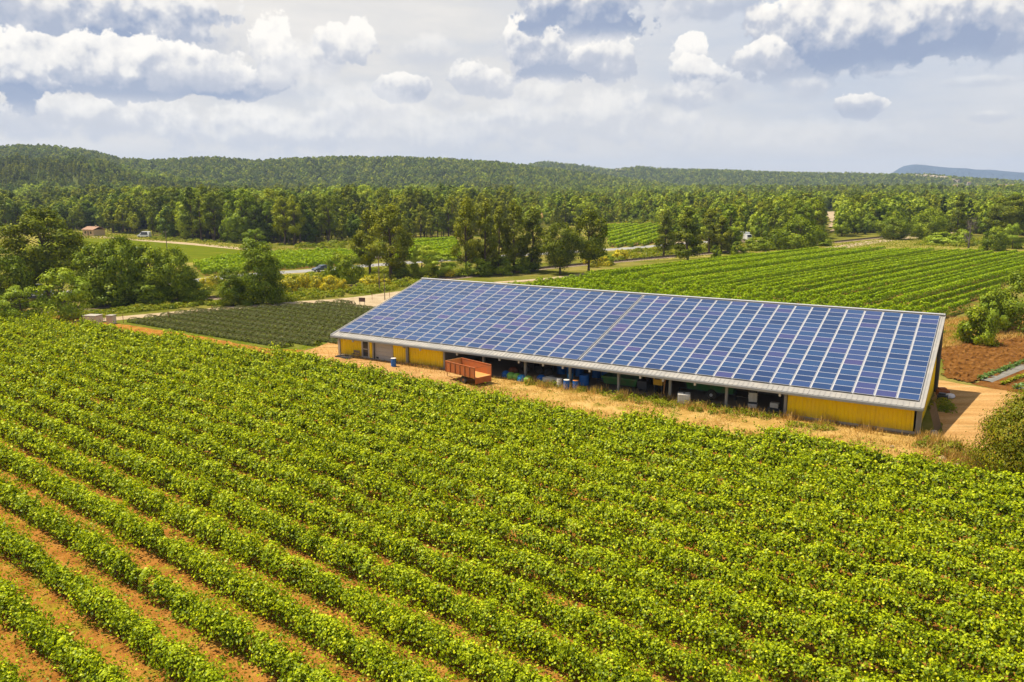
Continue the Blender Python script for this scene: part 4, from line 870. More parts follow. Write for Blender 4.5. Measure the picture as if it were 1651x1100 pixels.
# ------------------------------------------------------------------ vehicles
def car(name, label, cat, loc, rz, mat, L_=4.3, W_=1.75, Hh=1.5, van=False):
    t = thing(name, label, cat, loc, rz); a = L_ / 2; b = W_ / 2
    if van: low = [(-a, .35), (-a, 1.0), (-a + .12, Hh * .93), (-a + .5, Hh), (a - 1.9, Hh), (a - 1.0, 1.25), (a - .15, 1.0), (a, .75), (a, .35)]
    else: low = [(-a, .35), (-a, .85), (-a + .15, .98), (-a + .45, 1.02), (-a + 1.05, Hh - .03), (-a + 1.5, Hh), (a - 2.0, Hh), (a - 1.15, 1.0), (a - .2, .85), (a, .65), (a, .35)]
    n = len(low); v = []
    for y, ins in ((-b, 0), (b, 0)):
        for x, z in low: k = max(0, (z - .95)) * .28; v.append((x, y - math.copysign(k, y), z))
    f = [tuple(range(n)), tuple(range(2 * n - 1, n - 1, -1))] + [(i, i + n, (i + 1) % n + n, (i + 1) % n) for i in range(n)]
    MB().add(v, f).build('body', M[mat], t, .04)
    zt = Hh - .1; y_ = b - (zt - .95) * .28 - .0; y0 = b - .03
    for s in (-1, 1):
        xs = (-a + .5, a - 1.75) if van else (-a + 1.0, a - 1.6)
        MB().add([(xs[0], s * (b + .004), 1.04), (xs[1] + .35, s * (b + .004), 1.04), (xs[1], s * (b - (zt - .95) * .28 + .012), zt), (xs[0] + .3, s * (b - (zt - .95) * .28 + .012), zt)], [(0, 1, 2, 3)] if s < 0 else [(3, 2, 1, 0)]).build('window', M['glass'], t)
    x0, z0, x1, z1 = (a - 1.05, 1.28, a - 1.85, Hh - .06) if van else (a - 1.2, 1.04, a - 1.95, Hh - .05)
    MB().add([(x0 + .03, -b * .8, z0), (x0 + .03, b * .8, z0), (x1 + .03, b * .72, z1), (x1 + .03, -b * .72, z1)], [(0, 1, 2, 3)]).build('windscreen', M['glass'], t)
    for y in (-b * .72, b * .72): MB().box(a - .02, a + .03, y - .16, y + .16, .62, .78).build('headlight', M['alu'], t)
    for x in (-a + .8, a - .85):
        for y in (-b + .1, b - .1): wheel(t, (x, y, .32), .32, .2)
    return t
def road_dir(i): d = road_line[i + 1] - road_line[i]; return math.atan2(d[1], d[0])
p = at(519, 438)
car('car', 'blue grey car driving on the asphalt road, half behind a dark bush', 'car', (p[0], p[1], .04), road_dir(30) + math.pi, 'carblue', 4.4, 1.8, 1.5)
p = at(233, 383)
car('van', 'white van parked by the wood above the green meadow', 'van', (p[0], p[1], .03), R(170), 'carwhite', 5.2, 2.0, 2.3, True)
p = at(62, 478)
car('van', 'white van on the road, mostly hidden behind the roadside trees', 'van', (p[0], p[1], .04), road_dir(6), 'carwhite', 5.0, 1.95, 2.2, True)
p = at(1201, 389)
t = thing('truck', 'white box truck parked among the trees by the car park', 'truck', (p[0], p[1], .03), R(-70))
MB().box(-2.6, 1.2, -1.1, 1.1, .9, 3.2).build('box', M['carwhite'], t, .03)
MB().add([(1.25, -1.0, .5), (2.6, -1.0, .5), (2.6, -1.0, 1.5), (2.25, -1.0, 2.4), (1.25, -1.0, 2.5), (1.25, 1.0, .5), (2.6, 1.0, .5), (2.6, 1.0, 1.5), (2.25, 1.0, 2.4), (1.25, 1.0, 2.5)], [(0, 1, 2, 3, 4), (9, 8, 7, 6, 5), (0, 5, 6, 1), (1, 6, 7, 2), (2, 7, 8, 3), (3, 8, 9, 4), (4, 9, 5, 0)]).build('cab', M['carwhite'], t)
MB().add([(2.615, -.85, 1.55), (2.615, .85, 1.55), (2.285, .8, 2.35), (2.285, -.8, 2.35)], [(0, 1, 2, 3)]).build('windscreen', M['glass'], t)
MB().box(-2.6, 2.5, -.5, .5, .5, .898).build('chassis', M['darksteel'], t)
for x in (-1.6, 1.9):
    for y in (-.95, .95): wheel(t, (x, y, .45), .45, .26)

def house(loc, rz, w, d, h, label, wall, group=None, name='house'):
    t = thing(name, label, 'house', loc, rz, group)
    MB().box(-w, w, -d, d, -1.0, h).build('wall', M[wall], t)
    r_ = MB(); o = .35; rh = d * .42
    r_.add([(-w - o, -d - o, h - .1), (w + o, -d - o, h - .1), (w + o, 0, h + rh), (-w - o, 0, h + rh), (-w - o, d + o, h - .1), (w + o, d + o, h - .1), (-w - o, -d - o, h + .08), (w + o, -d - o, h + .08), (w + o, 0, h + rh + .18), (-w - o, 0, h + rh + .18), (-w - o, d + o, h + .08), (w + o, d + o, h + .08)],
           [(6, 7, 8, 9), (9, 8, 11, 10), (0, 3, 2, 1), (3, 4, 5, 2), (0, 1, 7, 6), (5, 4, 10, 11), (0, 6, 9, 3), (3, 9, 10, 4), (1, 2, 8, 7), (2, 5, 11, 8)])
    rf = r_.build('roof', M['tile'], t)
    MB().box(w * .4, w * .4 + .5, -.25, .25, h + rh * .6, h + rh + .7).build('chimney', M[wall], rf)
    for x in (-w * .5, w * .5): MB().box(x - .5, x + .5, -d - .03, -d - .002, h * .35, h * .75).build('window', M['glass'], t)
    MB().box(-.5, .5, -d - .035, -d - .003, 0, min(2.1, h * .8)).build('door', M['wood'], t)
    return t
p = at(152, 380); house((p[0], p[1], 0), R(-28), 3.4, 2.6, 2.5, 'small ochre cottage with a tiled roof at the wood edge above the meadow', 'plaster')
p = at(30, 372); house((p[0], p[1], 0), R(-20), 4.5, 3.5, 5.0, 'pale ochre house mostly hidden in trees at the left edge', 'plaster')
VILL = [(1427, 303, 2050, 9), (1483, 305, 1950, 6), (1540, 302, 2000, 8), (1551, 303, 1980, 6), (1562, 297, 2300, 7), (1577, 302, 2000, 5), (1590, 303, 1990, 5), (1612, 301, 2150, 6), (1622, 301, 2200, 5), (1632, 301, 2150, 8), (1545, 293, 2400, 5), (1640, 305, 1900, 6)]
ordn = ['first', 'second', 'third', 'fourth', 'fifth', 'sixth', 'seventh', 'eighth', 'ninth', 'tenth', 'eleventh', 'twelfth', 'thirteenth', 'fourteenth', 'fifteenth', 'sixteenth', 'seventeenth', 'eighteenth', 'nineteenth', 'twentieth', 'twenty-first', 'twenty-second', 'twenty-third', 'twenty-fourth', 'twenty-fifth', 'twenty-sixth', 'twenty-seventh', 'twenty-eighth', 'twenty-ninth', 'thirtieth']
for k, (hx, hy, D, w) in enumerate(sorted(VILL)):
    a, e = sightline(hx, hy); x, y = D * math.sin(a), D * math.cos(a); zt = CAMH + D * e
    house((x, y, zt - 1.5), -a + random.uniform(-.5, .5), w * .55, w * .33, 5.5, f'pale village house far off below the blue mountain, {ordn[k]} in the row from the wood', 'palewall', 'far village houses below the mountain', 'village_house')

# ------------------------------------------------------------------ vines
ROWA = R(-39.5); RD = np.array([math.cos(ROWA), math.sin(ROWA)]); RN = np.array([-math.sin(ROWA), math.cos(ROWA)])   # RN points to the barn
def clip_line(poly, o, d):
    """the parts of the line o + t d inside the polygon"""
    ts = []; k = len(poly)
    for i in range(k):
        a = np.array(poly[i][:2], float) - o; b = np.array(poly[(i + 1) % k][:2], float) - o
        ca, cb = d[0] * a[1] - d[1] * a[0], d[0] * b[1] - d[1] * b[0]
        if (ca > 0) != (cb > 0): u = ca / (ca - cb); p = a + (b - a) * u; ts.append(p @ d)
    ts.sort(); return [(ts[i], ts[i + 1]) for i in range(0, len(ts) - 1, 2)]

def vine_leaves(o, d, t0, t1, dens, leaf, hgt=1.0, width=1.0, spacing=1.0, seed=0, even=.22):
    """foliage of one row: shoots rise from a low wire, arch outwards and carry the leaves; dens(x,y) leaves per metre"""
    g = np.random.default_rng(seed); n = np.array([-d[1], d[0]])
    C_, Nn, Sz, Tn = [], [], [], []
    t = t0 + g.uniform(0, .5)
    while t < t1:
        c = o + d * t; r = math.hypot(c[0], c[1]); vig = np.clip(g.normal(1.0, even), .5, 1.35)
        if g.random() < .025 and even > .12: t += spacing; continue
        k = int(dens(r) * spacing * vig); ls = leaf(r)
        per = 9; ns = max(3, k // per)
        a = g.normal(0, spacing * .34, ns)                      # foot along the row
        lean = g.normal(0, .66, ns) * width; ln = g.uniform(.45, 1.0, ns) * vig * hgt; along = g.normal(0, .30, ns)
        lift = g.uniform(-.15, 1, ns); z0 = g.uniform(.30, .75, ns) * hgt
        s = np.linspace(.12, 1.0, per)[None, :] + g.uniform(-.07, .07, (ns, per))
        x_al = a[:, None] + along[:, None] * s * ln[:, None]
        x_ac = lean[:, None] * s * ln[:, None] * (0.7 + .55 * s) + g.normal(0, .05, (ns, per))
        z = z0[:, None] + ln[:, None] * s * (0.95 - .5 * np.abs(lean[:, None]) * s) * np.where(lift[:, None] < 0, .25, 1.0) + g.normal(0, .05, (ns, per))
        z = np.maximum(z + (g.random((ns, 1)) < .12) * s * .35, .12)
        P = np.empty((ns * per, 3)); P[:, :2] = c + d * x_al.reshape(-1, 1) + n * x_ac.reshape(-1, 1); P[:, 2] = z.reshape(-1)
        ax = np.stack([np.zeros(ns * per), np.clip(x_ac.reshape(-1), -1, 1), np.zeros(ns * per)], -1)
        nr = np.empty((ns * per, 3)); nr[:, :2] = n * (ax[:, 1:2] * .9); nr[:, 2] = .45
        nr = unit(nr + g.normal(0, .40, nr.shape))
        C_.append(P); Nn.append(nr); Sz.append(g.uniform(.75, 1.25, ns * per) * ls)
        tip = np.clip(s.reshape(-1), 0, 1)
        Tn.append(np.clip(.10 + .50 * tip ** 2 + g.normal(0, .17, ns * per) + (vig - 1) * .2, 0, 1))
        t += spacing * g.uniform(.9, 1.1)
    return np.concatenate(C_), np.concatenate(Nn), np.concatenate(Sz), np.concatenate(Tn)

def hedge_leaves(o, d, t0, t1, dens, leaf, w=.5, h=1.5, seed=0):
    """foliage of a row seen from far off: leaves on a lumpy rounded ridge"""
    g = np.random.default_rng(seed + int(abs(t0) * 7)); n = np.array([-d[1], d[0]]); c = o + d * (t0 + t1) / 2; r = math.hypot(*c); m = int(dens(r) * (t1 - t0))
    t = g.uniform(t0, t1, m); ph = np.clip(g.normal(math.pi / 2, .85, m), .05, 3.1); p1, p2, p3 = np.random.default_rng(seed + 9).uniform(0, 6.28, 3)
    k_ = np.random.default_rng(seed + 9)                      # every plant has its own vigour, its own lean and its own lumps
    def vary(step, sd): q = k_.normal(0, sd, int(260 / step) + 4); return np.interp((t + 130) / step, np.arange(len(q)), q)
    lump = np.clip(1 + vary(.9, .17) + vary(.31, .14) + vary(4.0, .07) + g.normal(0, .09, m), .35, 1.6)
    x = np.cos(ph) * w * lump * (1 + vary(.6, .2)) + vary(1.1, .10); z = .28 + np.sin(ph) * (h - .28) * lump
    P = np.column_stack([o[0] + d[0] * t + n[0] * x, o[1] + d[1] * t + n[1] * x, z])
    nr = np.column_stack([n[0] * np.cos(ph), n[1] * np.cos(ph), np.sin(ph) * .8 + .1]); nr = unit(nr + d[0] * 0 + g.normal(0, .32, nr.shape))
    return P, nr, leaf(r) * g.uniform(.7, 1.3, m), np.clip(.14 + .48 * np.sin(ph) ** 2 + g.normal(0, .14, m), 0, 1)  # crest leaves tinted lighter: younger growth, plus sunlit tops put into the colour

def vine_row(name, o, d, t0, t1, dens, leaf, mat, label, group, seed, trunks=False, hedge=None, **kw):
    global rng
    mid = o + d * (t0 + t1) / 2
    t = thing(name, label, 'vine row', (mid[0], mid[1], 0.01), 0, group)
    if hedge: P, Nr, Sz, Tn = hedge_leaves(o, d, t0, t1, dens, leaf, *hedge, seed=seed)
    else:
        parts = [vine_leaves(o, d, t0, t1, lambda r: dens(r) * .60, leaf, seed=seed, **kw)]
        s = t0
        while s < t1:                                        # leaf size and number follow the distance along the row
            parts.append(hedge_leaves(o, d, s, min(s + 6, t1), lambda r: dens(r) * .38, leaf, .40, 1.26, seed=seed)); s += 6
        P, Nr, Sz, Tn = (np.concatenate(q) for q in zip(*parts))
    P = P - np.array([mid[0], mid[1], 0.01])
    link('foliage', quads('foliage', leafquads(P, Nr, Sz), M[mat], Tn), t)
    if trunks:
        s = t0 + .3; k = 0
        while s < t1 and k < 60:
            c = o + d * s; X, Y = pix((c[0], c[1], .3))
            if math.hypot(*c) < 47 and -40 < X < 1690 and Y < 1130:
                w = link('trunk', TRUNK[k % 3], t); w.location = (c[0] - mid[0], c[1] - mid[1], 0); w.rotation_euler = (0, 0, k * 1.7); k += 1
            s += 1.15
    return t
TRUNK = []
for k in range(3):
    m = MB(); j = lambda: random.uniform(-.05, .05)
    m.tube([(0, 0, -.05), (j(), j(), .22), (j(), j(), .45), (j() * 2, j() * 2, .62)], [.035, .028, .026, .02], 6)
    m.tube([(0, 0, .5), (.25, j(), .62), (.5, j(), .64)], [.018, .014, .008], 5).tube([(0, 0, .5), (-.25, j(), .62), (-.5, j(), .64)], [.018, .014, .008], 5)
    TRUNK.append(m.mesh('trunk', M['bark']))

VPOLY = VEDGE + [(44, 12), (10, 15), (-26, 20), (-52, 48), (-98, 118)]
OFF0, SPC = 22.98 + 1.35, 2.55
def dens_near(r): return float(np.interp(r, [28, 45, 70, 110], [1500, 1000, 520, 290]))
def leaf_near(r): return float(np.interp(r, [28, 45, 70, 110], [.112, .136, .185, .25]))
rows = []
k = -8
while k < 16:
    o = RN * (OFF0 + k * SPC)
    for t0, t1 in clip_line(VPOLY, o, RD):
        if t1 - t0 > 6: rows.append((o, t0, t1))
    k += 1
rows.sort(key=lambda q: -(q[0] @ RN))
for i, (o, t0, t1) in enumerate(rows):
    vine_row('vine_row', o, RD, t0, t1, dens_near, leaf_near, 'vine', f'leafy grapevine row, {ordn[i]} out from the dry strip in front of the barn', 'vine rows in front of the barn', 100 + i, trunks=True, hgt=1.12, width=float(np.interp(o @ RN, [10, 34, 55], [.74, .84, .90])))

# the vineyard behind the barn
V2 = px((845, 468), (1000, 441), (1130, 423), (1330, 408), (1560, 410), (1651, 414), (1790, 423), (1790, 445), (1651, 449), (1600, 478)) + [np.array([62, 114.5, 0]), np.array([49, 97, 0]), np.array([8, 118, 0]), np.array([-18, 146, 0])]
sheet('vineyard_soil_beyond', V2, 0.012, M['soil2'], 2, .5)
R2A = R(44.4); R2D = np.array([math.cos(R2A), math.sin(R2A)]); R2N = np.array([math.sin(R2A), -math.cos(R2A)])     # R2N points right
def dens2(r): return float(np.interp(r, [100, 160, 260], [130, 95, 62]))
def leaf2(r): return float(np.interp(r, [100, 160, 260], [.24, .29, .38]))
rows2 = []
base_off = np.array([58.0, 109.0]) @ R2N
for k in range(-60, 14):
    o = R2N * (base_off + k * 2.72)
    for t0, t1 in clip_line([(p[0], p[1]) for p in V2], o, R2D):
        if t1 - t0 > 6: rows2.append((o, t0 + .8, t1 - .8))
rows2.sort(key=lambda q: -(q[0] @ R2N))
for i, (o, t0, t1) in enumerate(rows2):
    lb = f'grapevine row behind the barn, {ordn[i]} counting from the row at the tilled red soil' if i < 22 else 'grapevine row in the dense far half of the vineyard behind the barn'
    vine_row('vine_row', o, R2D, t0, t1, dens2, leaf2, 'vine_far', lb, 'vine rows behind the barn' if i < 22 else 'dense vine rows behind the barn', 300 + i, hedge=(.50, 1.55))

# three small vineyards beyond the road
def small_yard(poly, ang, spc, mat, label, group, seed, dn, lf):
    sheet('vineyard_soil_beyond', poly, 0.015, M['soil2'], 3, .6)
    d = np.array([math.cos(ang), math.sin(ang)]); n = np.array([-d[1], d[0]]); c = np.mean([p[:2] for p in poly], 0)
    for k in range(-30, 31):
        o = n * (c @ n + k * spc)
        for t0, t1 in clip_line([(p[0], p[1]) for p in poly], o, d):
            if t1 - t0 > 5: vine_row('vine_row', o, d, t0, t1, lambda r: dn, lambda r: lf, mat, label, group, seed + k, hedge=(.55, 1.5))
small_yard(px((312, 430), (400, 414), (490, 411), (600, 408), (600, 424), (512, 432.5), (440, 437), (330, 447)), R(35), 2.6, 'vine_far', 'grapevine row in the small vineyard between the green meadow and the road', 'vine rows beside the green meadow', 500, 34, .5)
small_yard(px((640, 393), (735, 388), (742, 421), (640, 422)), R(62), 2.6, 'vine_far', 'grapevine row in the bright vineyard between the tall pines beyond the road', 'vine rows between the tall pines', 600, 26, .62)
small_yard(px((975, 366), (1065, 365), (1062, 394), (1040, 397), (985, 401)), R(70), 3.0, 'vine_far', 'grapevine row in the bright vineyard beyond the road and the round pines', 'vine rows beyond the round pines', 700, 16, .8)

# ------------------------------------------------------------------ lavender
LPOLY = [(-56.6, 116.6), (-50.4, 127.8), (-41, 130.6), (-29.2, 136.6), (-18.2, 125), (-21.6, 99.5), (-28.4, 97.6)]
LA = R(-34.8); LD = np.array([math.cos(LA), math.sin(LA)]); LNn = np.array([-LD[1], LD[0]])
lo = min(np.array(p) @ LNn for p in LPOLY); hi = max(np.array(p) @ LNn for p in LPOLY); k = 0; s = lo + 1.1
while s < hi - .4:
    for t0, t1 in clip_line(LPOLY, LNn * s, LD):
        if t1 - t0 < 3: continue
        c = LNn * s + LD * (t0 + t1) / 2; n = int((t1 - t0) * 330)
        tt = rng.uniform(t0, t1, n) - (t0 + t1) / 2; ph = rng.uniform(0, math.pi, n); rad = .84 + .06 * np.sin(tt * 5.1 + k)
        P = np.stack([LD[0] * tt + LNn[0] * np.cos(ph) * rad, LD[1] * tt + LNn[1] * np.cos(ph) * rad, np.sin(ph) * rad * .70 + .05], -1)
        nr = np.stack([LNn[0] * np.cos(ph), LNn[1] * np.cos(ph), np.sin(ph) + .2], -1); nr = unit(nr + rng.normal(0, .3, nr.shape) + np.array([0, 0, .5]))
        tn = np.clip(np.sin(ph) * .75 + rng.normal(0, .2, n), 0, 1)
        tr = thing('lavender_row', f'grey green lavender row left of the barn, {ordn[k]} from the vines', 'lavender row', (c[0], c[1], .02), 0, 'lavender rows left of the barn')
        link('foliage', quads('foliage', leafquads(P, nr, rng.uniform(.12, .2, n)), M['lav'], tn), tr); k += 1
    s += 2.75

# ------------------------------------------------------------------ trees
def limb_mesh(m, a, b, r0, r1, sag=.1, n=6, mi=0):
    a, b = Vector(a), Vector(b); q = a.lerp(b, .5) + Vector((random.uniform(-sag, sag), random.uniform(-sag, sag), random.uniform(-.02, sag))) * (b - a).length
    m.tube([a, q, b], [r0, (r0 + r1) / 2, r1], n, mi)

def make_tree(kind, H, W, nleaf, lsize, trunk_frac, clumps, seed, flat=.75, shell=.6):
    """unit tree: trunk with limbs reaching the leaf clumps; the crown is many leaf sized faces around uneven clumps"""
    random.seed(seed); g = np.random.default_rng(seed)
    tm = MB(); lean = Vector((random.uniform(-.05, .05) * H, random.uniform(-.05, .05) * H, 0))
    top = Vector((lean.x, lean.y, H * (.93 if kind in ('pine', 'poplar', 'spruce') else .62)))
    rb = max(.09, H * .021)
    if kind != 'bush':
        mid = top * .5 + Vector((random.uniform(-.03, .03) * H, random.uniform(-.03, .03) * H, 0))
        tm.tube([(0, 0, -.4), (0, 0, .05 * H), mid, top], [rb * 1.5, rb * 1.1, rb * .75, rb * .25], 8)
    cc = []; z0 = trunk_frac * H
    for i in range(clumps):
        for _ in range(40):
            u = (i + g.random()) / clumps; z = z0 + (H - z0) * u
            if kind == 'pine': env = (1 - u) ** .65 * (0.55 + .6 * min(1, u * 3.0)) + .10
            elif kind == 'spruce': env = (1 - u) ** .85 + .05
            elif kind == 'poplar': env = math.sin(math.pi * min(1, .12 + u * .86)) ** .8 * .9
            elif kind == 'cypress': env = math.sin(math.pi * min(1, .15 + u * .83)) ** .7
            elif kind == 'ball': env = math.sqrt(max(0, 1 - (2 * u - 1) ** 2))
            elif kind == 'bush': env = (1 - u ** 2.6) ** .5 * .95 + .05
            else: env = math.sqrt(max(0, 1 - (1.85 * u - .85) ** 2)) * .95 + .08
            break
        a = g.uniform(0, 2 * math.pi); rr = W * .5 * env * math.sqrt(g.uniform(.25 if shell > .5 else 0, 1)) * g.uniform(.8, 1.08)
        rc = W * g.uniform(.11, .19) * (1.0 if kind not in ('cypress',) else 1.1) * (1.15 - .45 * u)
        cc.append((np.array([math.cos(a) * rr + lean.x * u, math.sin(a) * rr + lean.y * u, z]), rc))
        if kind not in ('bush', 'cypress') and i % 2 == 0 and rr > .12 * W:
            f = max(.18, min(.92, (z / H) - .10 - .18 * rr / H)); b = Vector((0, 0, 0)).lerp(top, f * H / max(top.z, .1) if f * H < top.z else 1.0)
            limb_mesh(tm, b, cc[-1][0].tolist(), rb * .42 * (1.1 - u * .6), rb * .10, .08, 5)
    w = np.array([c[1] ** 2 for c in cc]); w /= w.sum(); cnt = g.multinomial(nleaf, w)
    P, Nr, T = [], [], []
    for (c, rc), n in zip(cc, cnt):
        d = unit(g.normal(size=(n, 3))); rad = rc * np.cbrt(g.uniform(.18, 1.0, n))[:, None] * (1 + .22 * g.normal(size=(n, 1)))
        p = c + d * rad * np.array([1, 1, flat]); P.append(p); Nr.append(unit(d + unit(c - np.array([0, 0, H * .45])) * .7 + np.array([0, 0, .15]) + g.normal(0, .30, d.shape)))
        T.append(np.clip(g.normal(.45, .10) + .16 * d[:, 2] * 0 + g.normal(0, .16, n), 0, 1))
    P = np.concatenate(P); Nr = np.concatenate(Nr); T = np.concatenate(T); P[:, 2] = np.maximum(P[:, 2], .05)
    s = lsize * g.uniform(.65, 1.35, len(P))
    return tm, leafquads(P, Nr, s, .7 if kind in ('pine', 'spruce', 'ball') else .85), T

PROTO = {}
def proto(key, kind, mat, H, W, nleaf, ls, tf, cl, seed, **kw):
    tm, V, T = make_tree(kind, H, W, nleaf, ls, tf, cl, seed, **kw)
    PROTO[key] = (tm.mesh('trunk', M['bark']) if tm.v else None, quads('crown', V, M[mat], T), H, W)
# near trees, in metres
proto('pine1', 'oak', 'pine_near', 13, 10, 16000, .32, .20, 80, 11, flat=.6); proto('pine2', 'pine', 'yellowpine_near', 14, 8, 8000, .34, .20, 44, 12); proto('pine3', 'pine', 'yellowpine_near', 12, 6.2, 6500, .34, .12, 38, 13); proto('pine4', 'pine', 'pine_near', 12, 6.5, 6500, .34, .30, 34, 14)
proto('ball1', 'ball', 'pine_near', 10, 8.0, 15000, .28, .22, 110, 21, flat=.9); proto('ball2', 'oak', 'pine_near', 12, 8.5, 8000, .34, .24, 48, 22)
proto('spruce1', 'spruce', 'pine_near', 12, 7, 6500, .34, .14, 44, 24, flat=.5)
proto('oak1', 'oak', 'oak_near', 9, 8.5, 12000, .30, .08, 70, 31); proto('oak2', 'oak', 'oak_near', 10, 7.5, 12000, .30, .06, 70, 32); proto('oak3', 'oak', 'light', 8, 6, 6000, .30, .12, 34, 33)
proto('light1', 'oak', 'light', 7, 6, 5500, .27, .14, 34, 34); proto('pop1', 'poplar', 'light', 11, 4.6, 5000, .32, .08, 34, 35)
proto('cyp1', 'cypress', 'cypress', 12, 3.0, 4500, .30, .03, 44, 41)
proto('bush1', 'bush', 'oak_near', 4, 5, 5000, .24, .02, 34, 51); proto('bush2', 'bush', 'light', 3, 4, 3500, .22, .02, 26, 52); proto('bush3', 'bush', 'oak_near', 3, 3, 2600, .24, .02, 22, 53)
proto('broom1', 'bush', 'broom', 2.0, 3.4, 3200, .20, .02, 40, 54)
proto('red1', 'bush', 'reddish', 5.6, 6.8, 60000, .13, .02, 260, 55); proto('bigbush', 'bush', 'oak_near', 6.5, 8, 14000, .20, .02, 60, 56)

# trees of the wood, slimmer
proto('w0', 'pine', 'pine', 13, 5.2, 3600, .36, .24, 34, 81); proto('w1', 'pine', 'yellowpine', 13, 5.4, 3600, .36, .18, 34, 82); proto('w2', 'oak', 'oak', 10, 6.6, 4200, .36, .10, 38, 83)
proto('w3', 'oak', 'light', 10, 6.0, 3600, .36, .10, 34, 84); proto('w4', 'oak', 'pine', 13, 6.2, 4000, .36, .30, 34, 85); proto('w5', 'poplar', 'oak', 12, 5.0, 3600, .36, .08, 34, 86)

def plant(key, name, cat, label, loc, H, W=None, rz=0.0, group=None, trunk=True):
    tm, cm, h, w = PROTO[key]
    t = thing(name, label, cat, loc, rz, group)
    sz = H / h; sx = (W / w) if W else sz; t.scale = (sx, sx, sz)
    if tm and trunk: link('trunk', tm, t)
    link('crown' if key[:3] not in ('bus', 'bro', 'red', 'big') else 'foliage', cm, t)
    return t
def ptree(key, name, cat, label, bx, by, top, wpx, group=None, dz=0.0):
    """a tree whose foot, top and width in the photograph give its place, height and breadth"""
    p = at(bx, by); r = (p[1] * math.cos(PITCH) + CAMH * math.sin(PITCH)); H = (by - top) * r / FOC * 1.02; W = wpx * r / FOC
    return plant(key, name, cat, label, (p[0], p[1], dz), H, W, random.uniform(0, 6.28), group)

